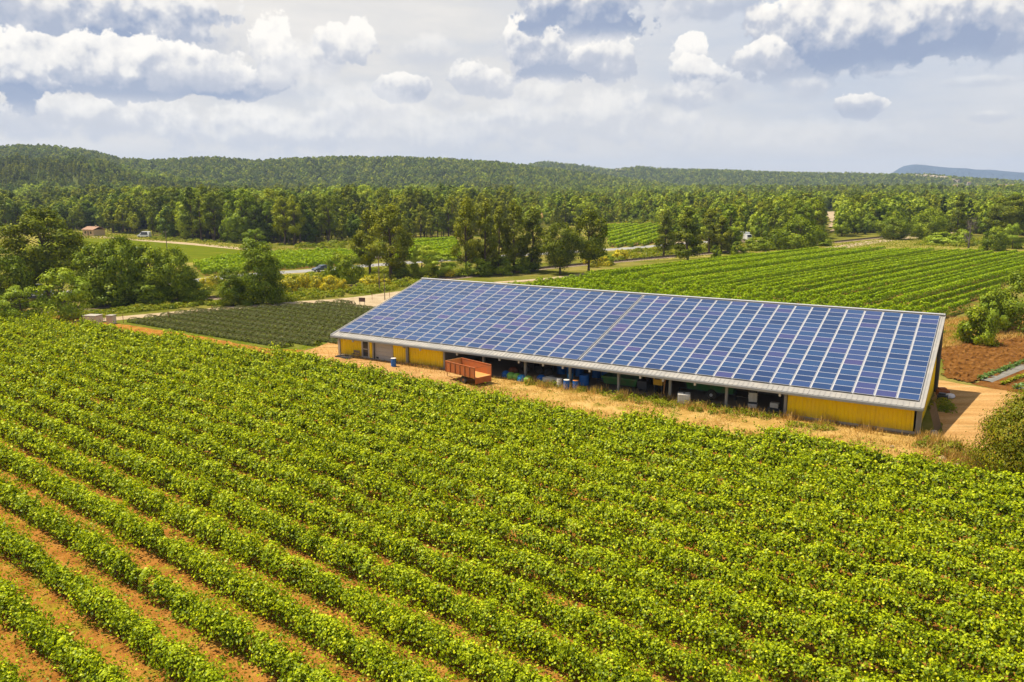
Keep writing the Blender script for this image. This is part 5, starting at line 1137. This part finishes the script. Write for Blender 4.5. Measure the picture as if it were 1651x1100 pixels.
T_ = [
    ('pine1', 'pine_tree', 'tree', 'broad dark pine at the left edge, tallest of the roadside clump', 78, 478, 346, 118),
    ('oak1', 'broadleaf_tree', 'tree', 'dark green tree below the broad pine at the left edge of the photo', 8, 492, 405, 80),
    ('light1', 'broadleaf_tree', 'tree', 'small rounded tree with a clear dark trunk right at the farm track', 105, 517, 437, 80),
    ('light1', 'sapling_tree', 'tree', 'small light sapling with several thin stems left of the rounded track tree', 36, 521, 464, 66),
    ('oak2', 'broadleaf_tree', 'tree', 'leafy roadside tree right of the broad dark pine', 165, 492, 400, 75),
    ('oak1', 'broadleaf_tree', 'tree', 'tallest leafy tree of the roadside clump before the meadow', 205, 490, 386, 80),
    ('oak2', 'broadleaf_tree', 'tree', 'leafy tree in the roadside clump below the utility pole', 248, 489, 400, 72),
    ('oak1', 'broadleaf_tree', 'tree', 'rounded tree at the right end of the roadside clump', 288, 487, 404, 70),
    ('bush1', 'shrub', 'shrub', 'low dark shrub below the right end of the roadside clump', 312, 487, 455, 56),
    ('bush1', 'shrub', 'shrub', 'low dark shrub by the railway below the leafy roadside trees', 175, 494, 456, 70),
    ('bush1', 'shrub', 'shrub', 'low dark shrub in the middle of the roadside clump', 240, 491, 452, 74),
    ('oak2', 'broadleaf_tree', 'tree', 'dark green tree beside the farm track, casting its shadow over it', 424, 490, 394, 70),
    ('oak2', 'broadleaf_tree', 'tree', 'lower bushy tree left of the track tree that shades the farm track', 376, 492, 436, 52),
    ('bush2', 'shrub', 'shrub', 'light shrub at the foot of the track tree, right side', 447, 489, 466, 30),
    ('bush2', 'shrub', 'shrub', 'light shrub at the foot of the track tree, left side', 398, 492, 470, 28),
    ('oak3', 'broadleaf_tree', 'tree', 'light rounded tree standing alone behind the meadow end', 413, 403, 370, 36),
    ('bush1', 'shrub', 'shrub', 'dark oak shrub hiding the rear of the driving car', 543, 452, 410, 40),
    ('bush1', 'shrub', 'shrub', 'dark oak shrub between the car and the tall pine pair', 566, 456, 412, 44),
    ('pine2', 'pine_tree', 'tree', 'left pine of the tall pair beside the road, leaning crown', 597, 444, 345, 52),
    ('pine2', 'pine_tree', 'tree', 'right and taller pine of the tall pair beside the road', 630, 449, 337, 72),
    ('bush1', 'shrub', 'shrub', 'dark shrub in the shade at the foot of the tall pine pair', 648, 446, 424, 46),
    ('oak3', 'broadleaf_tree', 'tree', 'light bushy tree left above the barn ridge end', 681, 448, 396, 44),
    ('oak3', 'broadleaf_tree', 'tree', 'light bushy tree second left above the barn ridge end', 712, 447, 408, 46),
    ('pine2', 'pine_tree', 'tree', 'light green pine, left end of the pine row above the barn roof', 752, 444, 327, 52),
    ('pine3', 'pine_tree', 'tree', 'slender pine second in the pine row above the barn roof', 782, 443, 332, 42),
    ('pine3', 'pine_tree', 'tree', 'slender pine third in the pine row above the barn roof', 803, 441, 340, 40),
    ('pine2', 'pine_tree', 'tree', 'light green pine fourth in the pine row above the barn roof', 829, 440, 331, 46),
    ('pine4', 'pine_tree', 'tree', 'dense pine right end of the pine row above the barn roof', 856, 438, 343, 50),
    ('bush1', 'shrub', 'shrub', 'dark undergrowth shrub below the left pines of the pine row', 768, 445, 418, 52),
    ('bush1', 'shrub', 'shrub', 'dark undergrowth shrub below the middle of the pine row', 808, 442, 414, 52),
    ('bush1', 'shrub', 'shrub', 'dark undergrowth shrub below the right pines of the pine row', 848, 438, 408, 56),
    ('ball1', 'round_pine', 'tree', 'ball shaped dark pine standing by the railway above the barn roof', 903, 442, 364, 62),
    ('ball2', 'pine_tree', 'tree', 'tall pine with bare trunk right of the ball shaped pine', 949, 439, 343, 62),
    ('bush3', 'shrub', 'shrub', 'small dark shrub behind the trunk of the tall bare trunk pine', 975, 426, 408, 30),
    ('spruce1', 'conifer_tree', 'tree', 'grey green conifer left of the dark pine at the vineyard corner', 1070, 413, 346, 38),
    ('spruce1', 'pine_tree', 'tree', 'dark pine with a clear trunk at the corner of the vineyard behind the barn', 1109, 424, 340, 58),
    ('pine3', 'pine_tree', 'tree', 'light pine right of the dark vineyard corner pine', 1143, 408, 341, 40),
    ('pop1', 'poplar_tree', 'tree', 'upright light green tree left of the white truck', 1179, 408, 336, 40),
    ('pine3', 'pine_tree', 'tree', 'upright light pine just left of the white truck', 1163, 409, 352, 34),
    ('bush3', 'shrub', 'shrub', 'small round shrub by the railway below the light pines', 1154, 418, 397, 20),
    ('bush3', 'shrub', 'shrub', 'small round shrub by the railway below the white truck', 1189, 414, 391, 24),
    ('bush1', 'shrub', 'shrub', 'dark hedge shrub below the white truck', 1222, 404, 384, 44),
    ('oak1', 'broadleaf_tree', 'tree', 'large rounded oak at the top edge of the vineyard behind the barn', 1285, 405, 354, 62),
    ('bush1', 'shrub', 'shrub', 'dark shrub left of the large rounded oak', 1250, 402, 372, 42),
    ('bush1', 'shrub', 'shrub', 'dark shrub right of the large rounded oak', 1318, 396, 370, 40),
    ('bush3', 'shrub', 'shrub', 'low dark shrub on the grass right of the large oak', 1328, 397, 388, 22),
    ('oak1', 'broadleaf_tree', 'tree', 'green oak with forked trunk where the sandy side track ends', 1440, 386, 350, 48),
    ('oak2', 'broadleaf_tree', 'tree', 'small dark tree at the bend of the sandy side track', 1473, 382, 354, 18),
    ('oak1', 'broadleaf_tree', 'tree', 'broad olive green tree left of the dark cypress group', 1496, 386, 340, 50),
    ('bush2', 'shrub', 'shrub', 'low light shrub on the bank left of the grey dead tree', 1520, 394, 376, 60),
    ('bush2', 'shrub', 'shrub', 'low light shrub on the bank just before the grey dead tree', 1546, 396, 372, 44),
    ('cyp1', 'cypress_tree', 'tree', 'dark cypress, left and slimmest of the cypress group', 1515, 380, 320, 15),
    ('spruce1', 'conifer_tree', 'tree', 'dark broad conifer in the middle of the cypress group', 1543, 384, 316, 34),
    ('cyp1', 'cypress_tree', 'tree', 'dark cypress at the right of the cypress group', 1558, 380, 326, 15),
    ('bush1', 'shrub', 'shrub', 'dark green shrub at the vineyard top right of the dead tree', 1601, 404, 368, 40),
    ('oak3', 'broadleaf_tree', 'tree', 'light thin tree right of the dark shrub at the vineyard top', 1632, 401, 362, 34),
    ('pine1', 'pine_tree', 'tree', 'broad dark pine above the vineyard top near the right edge', 1622, 384, 318, 60),
    ('bigbush', 'shrub', 'shrub', 'large loose green shrub at the right edge behind the tilled soil', 1646, 532, 440, 108),
    ('bush2', 'shrub', 'shrub', 'light green shrub left of the large loose shrub', 1596, 536, 474, 56),
    ('bush1', 'shrub', 'shrub', 'small dense green shrub on the bank by the tilled soil', 1576, 556, 498, 58),
    ('red1', 'shrub', 'shrub', 'large green and reddish shrub at the right edge near the barn corner', 1664, 772, 630, 160),
]
for a in T_: ptree(*a)
BR = [(470, 470, 447, 40), (492, 464, 443, 30), (513, 466, 446, 30), (534, 470, 446, 36), (330, 466, 450, 28), (345, 462, 444, 26), (596, 463, 446, 36), (620, 462, 450, 26), (455, 474, 456, 26), (552, 470, 452, 24), (1000, 418, 404, 30), (970, 428, 415, 34), (958, 431, 420, 20), (950, 426, 412, 22), (725, 448, 436, 20)]
BL_ = ['yellow flowering broom nearest the dark track tree', 'yellow broom second from the track tree beside the road', 'yellow broom below the driving car', 'bright yellow broom below the dark oak shrubs', 'yellow broom between the roadside clump and the track tree, left one', 'yellow broom between the roadside clump and the track tree, right one',
       'yellow broom left below the tall pine pair', 'small yellow broom right below the tall pine pair', 'low yellow broom in front of the one nearest the track tree', 'low yellow broom at the foot of the oak shrubs', 'yellow broom beside the road left of the bright vineyard', 'yellow broom by the railway behind the tall bare trunk pine', 'small yellow broom at the foot of the tall bare trunk pine', 'yellow broom between road and railway behind the round pine', 'small yellow broom left of the pine row']
for (bx, by, tp, w), lb in zip(BR, BL_): ptree('broom1', 'broom_shrub', 'shrub', lb, bx, by, tp, w)

def dead_tree():
    p = at(1561, 402); t = thing('dead_tree', 'bare grey dead tree at the top edge of the vineyard', 'tree', (p[0], p[1], 0)); H = 9.2
    random.seed(5); m = MB(); m.tube([(0, 0, -.3), (.1, 0, 3), (.1, .1, 6), (.3, .1, H)], [.26, .2, .12, .03], 8); m.build('trunk', M['deadwood'], t)
    b = MB()
    for i in range(34):
        z = random.uniform(1.2, 8.4); a = random.uniform(0, 6.28); l = (1.0 + .9 * math.sin(z / H * 3)) * random.uniform(.6, 1.1); e = Vector((math.cos(a) * l, math.sin(a) * l, z + l * random.uniform(.6, 1.3)))
        limb_mesh(b, (.1, .05, z), e, .06, .015, .1, 5)
        for j in range(9): limb_mesh(b, Vector((.1, .05, z)).lerp(e, random.uniform(.4, .9)), e + Vector((random.gauss(0, .5), random.gauss(0, .5), random.gauss(.2, .4))), .025, .01, .1, 4)
    b.build('branches', M['deadwood'], t)
dead_tree()

# ------------------------------------------------------------------ the wood
def joined(name, kind, mat, H, W, nleaf, ls, tf, cl, seed, **kw):
    tm, V, T = make_tree(kind, H, W, nleaf, ls, tf, cl, seed, **kw); Q = []
    zs = [(0, .02 * H), (.35 * H, .014 * H), (.8 * H, .006 * H)]
    for (za, ra), (zb, rb) in zip(zs, zs[1:]):
        c = [(1, 0), (0, 1), (-1, 0), (0, -1)]
        for i in range(4):
            a, b = c[i], c[(i + 1) % 4]; Q.append([(a[0] * ra, a[1] * ra, za), (b[0] * ra, b[1] * ra, za), (b[0] * rb, b[1] * rb, zb), (a[0] * rb, a[1] * rb, zb)])
    V2_ = np.concatenate([V, np.array(Q)]); mi = np.concatenate([np.zeros(len(V)), np.ones(len(Q))])
    return quads(name, V2_, [M[mat], M['bark']], np.concatenate([T, np.full(len(Q), .5)]), mi)
LODS = [('a', 'pine', 'pine', 12, 5.0, 1400, .62, .22, 26, 61), ('b', 'pine', 'yellowpine', 12, 5.0, 1400, .62, .20, 26, 62), ('c', 'oak', 'oak', 9.5, 6.6, 1600, .62, .12, 30, 63),
        ('d', 'oak', 'light', 9, 6.2, 1400, .60, .12, 26, 64), ('e', 'oak', 'pine', 12, 6.2, 1500, .62, .30, 26, 65), ('f', 'oak', 'oak', 10, 5.6, 1400, .62, .10, 24, 66),
        ('g', 'pine', 'pine', 9, 6.5, 170, 1.55, .20, 14, 71), ('h', 'oak', 'oak', 8, 7.5, 170, 1.6, .10, 14, 72), ('i', 'oak', 'pine', 9, 7.5, 170, 1.6, .25, 12, 73)]
lodcol = bpy.data.collections.new('tree_kinds')
for l in LODS:
    o = bpy.data.objects.new('kind_' + l[0], joined('wood_tree', *l[1:])); lodcol.objects.link(o)

FBX = [-900, -250, 0, 130, 240, 330, 400, 480, 560, 640, 740, 870, 980, 1062, 1075, 1140, 1250, 1330, 1400, 1480, 1580, 1700, 1900, 2600]
FBY = [376, 378, 377, 373, 382, 390, 394, 397, 391, 387, 384, 370, 361, 361, 391, 394, 391, 386, 379, 374, 380, 386, 396, 400]
def wood_points():
    g = np.random.default_rng(77); out = []
    def ring(r0, r1, sp, a0, a1):
        r = r0
        while r < r1:
            n = int(r * (a1 - a0) / sp); a = a0 + (np.arange(n) + g.uniform(-.45, .45, n)) * sp / r; rr_ = r + g.uniform(-.5, .5, n) * sp
            out.append(np.stack([rr_ * np.sin(a), rr_ * np.cos(a)], -1)); r += sp * .92
    ring(205, 520, 4.7, -.72, .72); ring(520, 900, 6.0, -.70, .70); ring(900, 1180, 7.6, -.68, .68)
    near = np.concatenate(out); out.clear()
    ring(1180, 1780, 8.2, -.66, .66); ring(1780, 2660, 10.0, -.64, .64)
    far = np.concatenate(out)
    return near, far
near, far = wood_points()
def pixv(x, y, z):
    d = np.stack([x, y, z - CAMH], -1); zz = d @ _F; return 825.5 + FOC * (d @ _R) / zz, 550 - FOC * (d @ _U) / zz
def keep_near(P):
    z = terrain(P[:, 0], P[:, 1]); X, Y = pixv(P[:, 0], P[:, 1], z * 0); k = Y < np.interp(X, FBX, FBY) - 1.5
    k &= ~((X > 1324) & (X < 1356) & (Y > 342)); k &= ~((X > 866) & (X < 884) & (Y > 344)); k &= ~((X > 880) & (X < 1012) & (Y > 339) & (Y < 349))
    k &= ~((X > 138) & (X < 170) & (Y > 368)); k &= ~((X > 222) & (X < 246) & (Y > 371)); k &= ~((X > 1192) & (X < 1214) & (Y > 381))
    return k, z
k, zn = keep_near(near); near = near[k]; zn = zn[k]
g = np.random.default_rng(5)
# kinds follow broad stands
st = np.sin(near[:, 0] * .021 + 1) + np.cos(near[:, 1] * .017 - near[:, 0] * .008) + g.normal(0, .75, len(near))
left = near[:, 0] < 0
kind = np.where(st > 1.0, 1, np.where(st > .1, 0, np.where(st > -.7, 4, np.where(st > -1.5, 2, 3))))
kind = np.where(~left & (g.random(len(near)) < .45), g.choice([2, 3, 5, 1], len(near)), kind)
Hs = np.where(left, g.uniform(10.5, 17.0, len(near)), g.uniform(8.0, 13.5, len(near))) * np.where(np.hypot(near[:, 0], near[:, 1]) > 700, .9, 1)
Hs = Hs * (.88 + .22 * np.sin(near[:, 0] * .06 + np.sin(near[:, 1] * .045) * 2) + .12 * np.sin(near[:, 0] * .17 + near[:, 1] * .11)) * np.where(g.random(len(near)) < .14, .6, 1.0)
dist = np.hypot(near[:, 0], near[:, 1]); X, Y = pixv(near[:, 0], near[:, 1], zn)
inview = (X > -15) & (X < 1666) & (dist < 520)
score = np.where(inview, Hs / dist, 0); order = np.argsort(-score)[:235]
KEY = {0: ('w0', 'pine_tree', 'dark pine'), 1: ('w1', 'pine_tree', 'light green pine'), 2: ('w2', 'broadleaf_tree', 'broadleaf tree'), 3: ('w3', 'broadleaf_tree', 'light green broadleaf tree'), 4: ('w4', 'pine_tree', 'dense dark pine'), 5: ('w5', 'broadleaf_tree', 'tall broadleaf tree')}
single = np.zeros(len(near), bool)
for i in order:
    if score[i] <= 0: continue
    single[i] = True; key, nm, words_ = KEY[int(kind[i])]
    zone = 'in the tall wood behind the green meadow' if X[i] < 430 else 'in the wood behind the bright vineyards' if X[i] < 1070 else 'in the wood above the far end of the vineyard'
    plant(key, nm, 'tree', f'{words_} standing {zone}', (near[i, 0], near[i, 1], zn[i] - .1), Hs[i], None, float(g.uniform(0, 6.28)), f'{words_}s {zone}')
P3 = np.concatenate([np.column_stack([near[~single], zn[~single] - .1]), np.column_stack([far, terrain(far[:, 0], far[:, 1]) - .3])])
# trees on a slope that turns its back to the camera cannot be seen and are left out
rfar = np.hypot(far[:, 0], far[:, 1])
z2 = terrain(far[:, 0] * (1 + 25 / rfar), far[:, 1] * (1 + 25 / rfar)); z1 = terrain(far[:, 0], far[:, 1]); kf = (z2 - z1) > -2.0
FX, FY = pixv(far[:, 0], far[:, 1], z1)
for hx, hy, D, w in VILL: kf &= ~((np.abs(FX - hx) < 9) & (FY > hy - 3) & (FY < hy + 9) & (rfar < D + 30))
P3 = np.concatenate([np.column_stack([near[~single], zn[~single] - .1]), np.column_stack([far[kf], z1[kf] - .3])])
hh = np.array([12, 12, 9.5, 9, 12, 10, 9, 8, 9.])
idx = np.concatenate([kind[~single], g.choice([6, 7, 8], kf.sum(), p=[.45, .25, .30])]).astype(np.int32)
hgt = np.concatenate([Hs[~single], g.uniform(4.5, 13.0, kf.sum())]); sc = hgt / hh[idx]
me = bpy.data.meshes.new('far_wood'); me.from_pydata(P3.tolist(), [], [])
for nm, ty, arr in (('kind_index', 'INT', idx), ('tree_scale', 'FLOAT', sc.astype(np.float32)), ('turn', 'FLOAT', g.uniform(0, 6.28, len(P3)).astype(np.float32))):
    a = me.attributes.new(nm, ty, 'POINT'); a.data.foreach_set('value', arr)
wood = tag(link('far_wood', me), kind='stuff')
ng = bpy.data.node_groups.new('wood_scatter', 'GeometryNodeTree')
ng.interface.new_socket('Geometry', in_out='INPUT', socket_type='NodeSocketGeometry'); ng.interface.new_socket('Geometry', in_out='OUTPUT', socket_type='NodeSocketGeometry')
gi, go = ng.nodes.new('NodeGroupInput'), ng.nodes.new('NodeGroupOutput')
ci = ng.nodes.new('GeometryNodeCollectionInfo'); ci.inputs['Collection'].default_value = lodcol; ci.inputs['Separate Children'].default_value = True; ci.inputs['Reset Children'].default_value = True
ip = ng.nodes.new('GeometryNodeInstanceOnPoints'); ip.inputs['Pick Instance'].default_value = True
def named(n, t): q = ng.nodes.new('GeometryNodeInputNamedAttribute'); q.data_type = t; q.inputs['Name'].default_value = n; return q.outputs['Attribute']
ng.links.new(gi.outputs[0], ip.inputs['Points']); ng.links.new(ci.outputs[0], ip.inputs['Instance']); ng.links.new(named('kind_index', 'INT'), ip.inputs['Instance Index'])
cx = ng.nodes.new('ShaderNodeCombineXYZ'); ng.links.new(named('turn', 'FLOAT'), cx.inputs[2]); ng.links.new(cx.outputs[0], ip.inputs['Rotation'])
ng.links.new(named('tree_scale', 'FLOAT'), ip.inputs['Scale']); ng.links.new(ip.outputs[0], go.inputs[0])
md = wood.modifiers.new('scatter', 'NODES'); md.node_group = ng
print('wood:', len(P3), 'instances', int(single.sum()), 'single trees')

# ------------------------------------------------------------------ grass, weeds, undergrowth
def sample_poly(poly, n):
    P = np.array([(p[0], p[1]) for p in poly], float); lo, hi = P.min(0), P.max(0); out = []
    tot = 0
    while tot < n:
        q = lo + (hi - lo) * rng.random((n * 2, 2)); c = np.zeros(len(q), bool); j = len(P) - 1
        for i in range(len(P)):
            with np.errstate(divide='ignore', invalid='ignore'):
                m = ((P[i, 1] > q[:, 1]) != (P[j, 1] > q[:, 1])) & (q[:, 0] < (P[j, 0] - P[i, 0]) * (q[:, 1] - P[i, 1]) / (P[j, 1] - P[i, 1]) + P[i, 0])
            c ^= m; j = i
        out.append(q[c]); tot += c.sum()
    return np.concatenate(out)[:n]
def clumped(P, sc=0.5, keep=.5):
    v = np.sin(P[:, 0] * 1.9 * sc + 3 * np.sin(P[:, 1] * .7 * sc)) + np.cos(P[:, 1] * 2.3 * sc + 2 * np.cos(P[:, 0] * .9 * sc)); return P[(v + rng.normal(0, .5, len(P))) > np.quantile(v, 1 - keep)]
def blades(P, hmin, hmax, w, lean=.35):
    n = len(P); h = rng.uniform(hmin, hmax, n); a = rng.uniform(0, 6.28, n); dx = np.stack([np.cos(a), np.sin(a), np.zeros(n)], -1) * (np.asarray(w) * rng.uniform(.6, 1.3, n))[:, None]
    b = np.column_stack([P, np.zeros(n)]); tp = b + np.stack([rng.normal(0, lean, n) * h, rng.normal(0, lean, n) * h, h], -1)
    V = np.empty((n, 4, 3)); V[:, 0] = b - dx * .5; V[:, 1] = b + dx * .5; V[:, 2] = tp + dx * .28; V[:, 3] = tp - dx * .28; return V
def stuff(name, V, mats, tint, midx=None): return tag(link(name, quads(name, V, mats, tint, midx)), kind='stuff')

V1 = [blades(clumped(sample_poly(VERGE, 24000), .5, .6), .08, .30, .045, .8)]
Q = sample_poly([bp(25, 16.3), bp(25, 18.2), bp(40, 19), bp(52, 18.2), bp(62, 18), bp(62, 16.5), bp(50, 16.3)], 5000); V1.append(blades(clumped(Q, .9, .3), .25, .85, .045, .25))
Q = sample_poly([bp(51, 16.8), bp(52, 20), bp(61, 19.5), bp(66, 21.5), bp(70, 27), bp(66, 26), bp(60, 22)], 2600); V1.append(blades(clumped(Q, .6, .4), .15, .55, .05, .6))
V1.append(blades(sample_poly(px((1520, 520), (1560, 512), (1660, 505), (1700, 505), (1700, 545), (1651, 546), (1560, 556), (1516, 566)), 12000), .15, .6, .07, .45))
Q = sample_poly([bp(61.6, 17.5), bp(61.6, 20), bp(64.5, 23), bp(68, 26.5), bp(70, 26), bp(66, 20.5), bp(63.5, 17.5)], 2600); V1.append(blades(clumped(Q, .8, .5), .4, 1.15, .05, .3))
V1.append(blades(sample_poly(YARD, 1800), .08, .3, .05, .7))
V1.append(blades(sample_poly([bp(7, 15.9), bp(15, 15.9), bp(15, 17.5), bp(10, 17.2)], 700), .1, .4, .05, .5))
V1.append(blades(sample_poly([(x, y) for x, y in VEDGE[1:-1]] + [(x + 2.2, y + 2.6) for x, y in VEDGE[-2:0:-1]], 6000), .15, .5, .06, .5))
V1.append(blades(sample_poly(px((40, 373), (130, 374), (250, 382), (400, 397), (500, 402), (498, 410), (405, 405), (300, 391), (130, 384), (60, 383)), 7000), .12, .35, .3, .5))
V1.append(blades(sample_poly(px((1000, 424), (1330, 394), (1480, 380), (1651, 388), (1651, 403), (1560, 401), (1330, 399), (1130, 414)), 9000), .10, .30, .22, .5))
Vs = np.concatenate(V1); nfar = len(V1[-1]) + len(V1[-2]); mi = np.zeros(len(Vs)); mi[-nfar:] = 1
stuff('dry_grass', Vs, [M['straw'], M['weed']], np.clip(rng.normal(.55, .22, len(Vs)), 0, 1), mi)

def mounds(poly, n, nm, ls, hh=.9, rr_=1.0):
    C0 = sample_poly(poly, nm); r0 = rng.uniform(.5, 1.4, nm) * rr_; h0 = rng.uniform(.4, 1.2, nm) * hh; i = rng.integers(0, nm, n); d = unit(rng.normal(size=(n, 3))); d[:, 2] = np.abs(d[:, 2])
    P = np.column_stack([C0[i], np.zeros(n)]) + d * np.stack([r0[i], r0[i], h0[i]], -1) * rng.uniform(.75, 1.05, (n, 1)); nr = unit(d + rng.normal(0, .5, d.shape) + np.array([0, 0, .3]))
    tb = rng.uniform(.15, .75, nm)[i]; return leafquads(P, nr, rng.uniform(.7, 1.3, n) * ls), np.clip(tb + rng.normal(0, .12, n), 0, 1)
U = [mounds([bp(22, 17.6), bp(22, 21), bp(46, 22.5), bp(60, 22.5), bp(62, 19), bp(46, 18)], 1500, 60, .11, .30, .5), mounds([bp(26, 16.6), bp(26, 17.8), bp(51, 18), bp(51, 16.6)], 3800, 90, .13, .6, .5), mounds(px((200, 505), (350, 492), (430, 486), (430, 480), (350, 487), (200, 498)), 9000, 170, .30, .7, .8), mounds(px((0, 526), (150, 513), (200, 508), (200, 497), (40, 511)), 3500, 70, .28, .45, .8),
     mounds(px((450, 488), (560, 478), (640, 469), (690, 457), (690, 447), (600, 462), (450, 476)), 12000, 190, .34, 1.0, 1.1), mounds(px((320, 470), (450, 464), (600, 452), (690, 446), (690, 436), (600, 437), (520, 444), (440, 449), (320, 462)), 15000, 260, .38, 1.1, 1.2),
     mounds(px((690, 452), (760, 445), (760, 438), (690, 440)), 3000, 60, .34, .9, 1), mounds(px((975, 424), (1070, 413), (1200, 400), (1200, 392), (1060, 401), (985, 409)), 11000, 190, .46, 1.2, 1.5),
     mounds(px((1480, 396), (1651, 402), (1651, 390), (1560, 388), (1490, 384)), 8000, 120, .5, 1.3, 1.6), mounds(px((1090, 413), (1300, 399), (1300, 394), (1090, 406)), 3000, 60, .35, .5, 1.0),
     mounds(px((480, 402), (640, 396), (640, 386), (560, 390), (480, 397)), 6000, 80, .55, 1.4, 1.8), mounds(px((240, 386), (480, 397), (400, 391), (240, 380)), 4000, 90, .45, .8, 1.1), mounds(px((880, 362), (975, 360), (1060, 362), (1062, 354), (900, 350)), 9000, 110, .9, 2.6, 3.5),
     mounds([bp(36, 17), bp(36, 19), bp(46, 19), bp(50, 18), bp(50, 16.5), bp(40, 16.6)], 3600, 70, .14, .55, .5), mounds([bp(61, 19), bp(63, 22), bp(68, 26), bp(70, 25), bp(66, 20), bp(63, 18)], 4500, 45, .16, .8, .7), mounds([bp(51, 17.5), bp(52, 19), bp(56, 19), bp(56, 17.4)], 900, 14, .14, .5, .6),
     mounds(px((1516, 540), (1560, 515), (1600, 505), (1640, 500), (1600, 520), (1540, 560)), 4000, 50, .18, .6, .7), mounds([bp(61.8, 4), bp(62, 8), bp(63.2, 8), bp(63, 4)], 1200, 12, .16, .7, .6)]
stuff('undergrowth', np.concatenate([a for a, b in U]), M['weed'], np.concatenate([b for a, b in U]))
# low weeds between the vine rows
Q = clumped(sample_poly([(-45, 48), (-24, 26), (8, 22), (34, 28), (34, 44), (0, 64), (-30, 78)], 60000), .45, .42); n = len(Q)
nr = unit(rng.normal(0, .5, (n, 3)) + np.array([0, 0, 1.0]))
stuff('weeds', leafquads(np.column_stack([Q, rng.uniform(.02, .14, n)]), nr, rng.uniform(.06, .17, n)), M['weed'], np.clip(rng.normal(.55, .2, n), 0, 1))
# beds of vegetables beside the tilled soil
def bed(name, a, b, w, label, film):
    a = np.array(a, float); b = np.array(b, float); d = b - a; L_ = np.linalg.norm(d); c = (a + b) / 2
    t = thing('vegetable_bed', label, 'garden bed', (c[0], c[1], .03), math.atan2(d[1], d[0]))
    m = MB(); k = 24
    for i in range(k): x0, x1 = -L_ / 2 + L_ * i / k, -L_ / 2 + L_ * (i + 1) / k; h = .07 + .03 * random.random(); m.add([(x0, -w / 2, 0), (x1, -w / 2, 0), (x1, -w * .3, h), (x0, -w * .3, h), (x0, w * .3, h), (x1, w * .3, h), (x1, w / 2, 0), (x0, w / 2, 0)], [(0, 1, 2, 3), (3, 2, 5, 4), (4, 5, 6, 7)])
    m.build('mulch_film' if film else 'soil_ridge', M['film' if film else 'till'], t)
    n = 1100; x = rng.uniform(-L_ / 2, L_ / 2, n); y = rng.normal(w * (.42 if film else 0), w * .13, n); P = np.stack([x, y, rng.uniform(.06, .36, n)], -1)
    link('leaves', quads('leaves', leafquads(P, unit(rng.normal(0, .5, (n, 3)) + np.array([0, 0, 1.])), rng.uniform(.14, .30, n)), M['veg' if film else 'weed'], rng.random(n)), t)
bed('bed', (47.6, 79.0), (62, 91.2), 1.3, 'vegetable bed with a bright green leaf row beside grey film, nearest the clods', True)
bed('bed', (48.4, 77.4), (63, 89.0), .8, 'dull green weedy bed between the two film beds', False)
bed('bed', (49.0, 75.4), (64, 86.6), 1.2, 'bed covered with grey film nearest the sandy yard', True)
# pale outcrops on the far ridge
for k, (ox, oy, D, s) in enumerate(((1478, 283, 2500, 9), (1492, 284, 2480, 12), (1505, 285, 2450, 12), (1520, 286, 2450, 10), (1534, 290, 2420, 9), (1000, 274, 2560, 10), (985, 278, 2500, 7))):
    a, e = sightline(ox, oy); x, y = D * math.sin(a), D * math.cos(a); bm = bmesh.new(); bmesh.ops.create_icosphere(bm, subdivisions=3, radius=1.0)
    for v in bm.verts: v.co *= 1 + .25 * math.sin(v.co.x * 7 + k) * math.cos(v.co.y * 6 + v.co.z * 5); v.co.x *= s * 1.6; v.co.y *= s; v.co.z *= s * .55
    mm = bpy.data.meshes.new('rock_outcrop'); bm.to_mesh(mm); bm.free(); mm.materials.append(M['rock']); o = link('rock_outcrop', mm); o.location = (x, y, CAMH + D * e - s * .25)
    tag(o, f'pale bare rock on the far ridge, {ordn[k]} along the crest' if k < 5 else f'pale bare rock high on the wooded ridge, {"upper" if k == 5 else "lower"} of two', 'rock', 'rocks on the far ridge')
# stones in the grass by the barn corner
for k, (q, s) in enumerate((((1519, 742), .34), ((1438, 722), .2), ((1542, 752), .25))):
    p = at(*q); bm = bmesh.new(); bmesh.ops.create_icosphere(bm, subdivisions=2, radius=s)
    for v in bm.verts: v.co *= 1 + random.uniform(-.15, .15); v.co.z *= .7
    mm = bpy.data.meshes.new('stone'); bm.to_mesh(mm); bm.free(); mm.materials.append(M['drystone']); o = link('stone', mm); o.location = (p[0], p[1], s * .3)
    tag(o, ('largest pale stone in the grass before the barn corner', 'pale stone in the dry grass below the yellow wall', 'small pale stone beside the largest stone in the grass')[k], 'stone')

# ------------------------------------------------------------------ air
HAZE = True
if HAZE:
    m, nt, out = newmat('air'); pv = nd(nt, 'ShaderNodeVolumePrincipled', {'Color': (0.56, 0.71, 1.0, 1), 'Density': 1.0e-4, 'Anisotropy': 0.1}); nt.links.new(pv.outputs[0], out.inputs['Volume'])
    h = MB().box(-10600, 10600, -10600, 10600, -2.2, 330).build('haze', m); tag(h, kind='stuff')
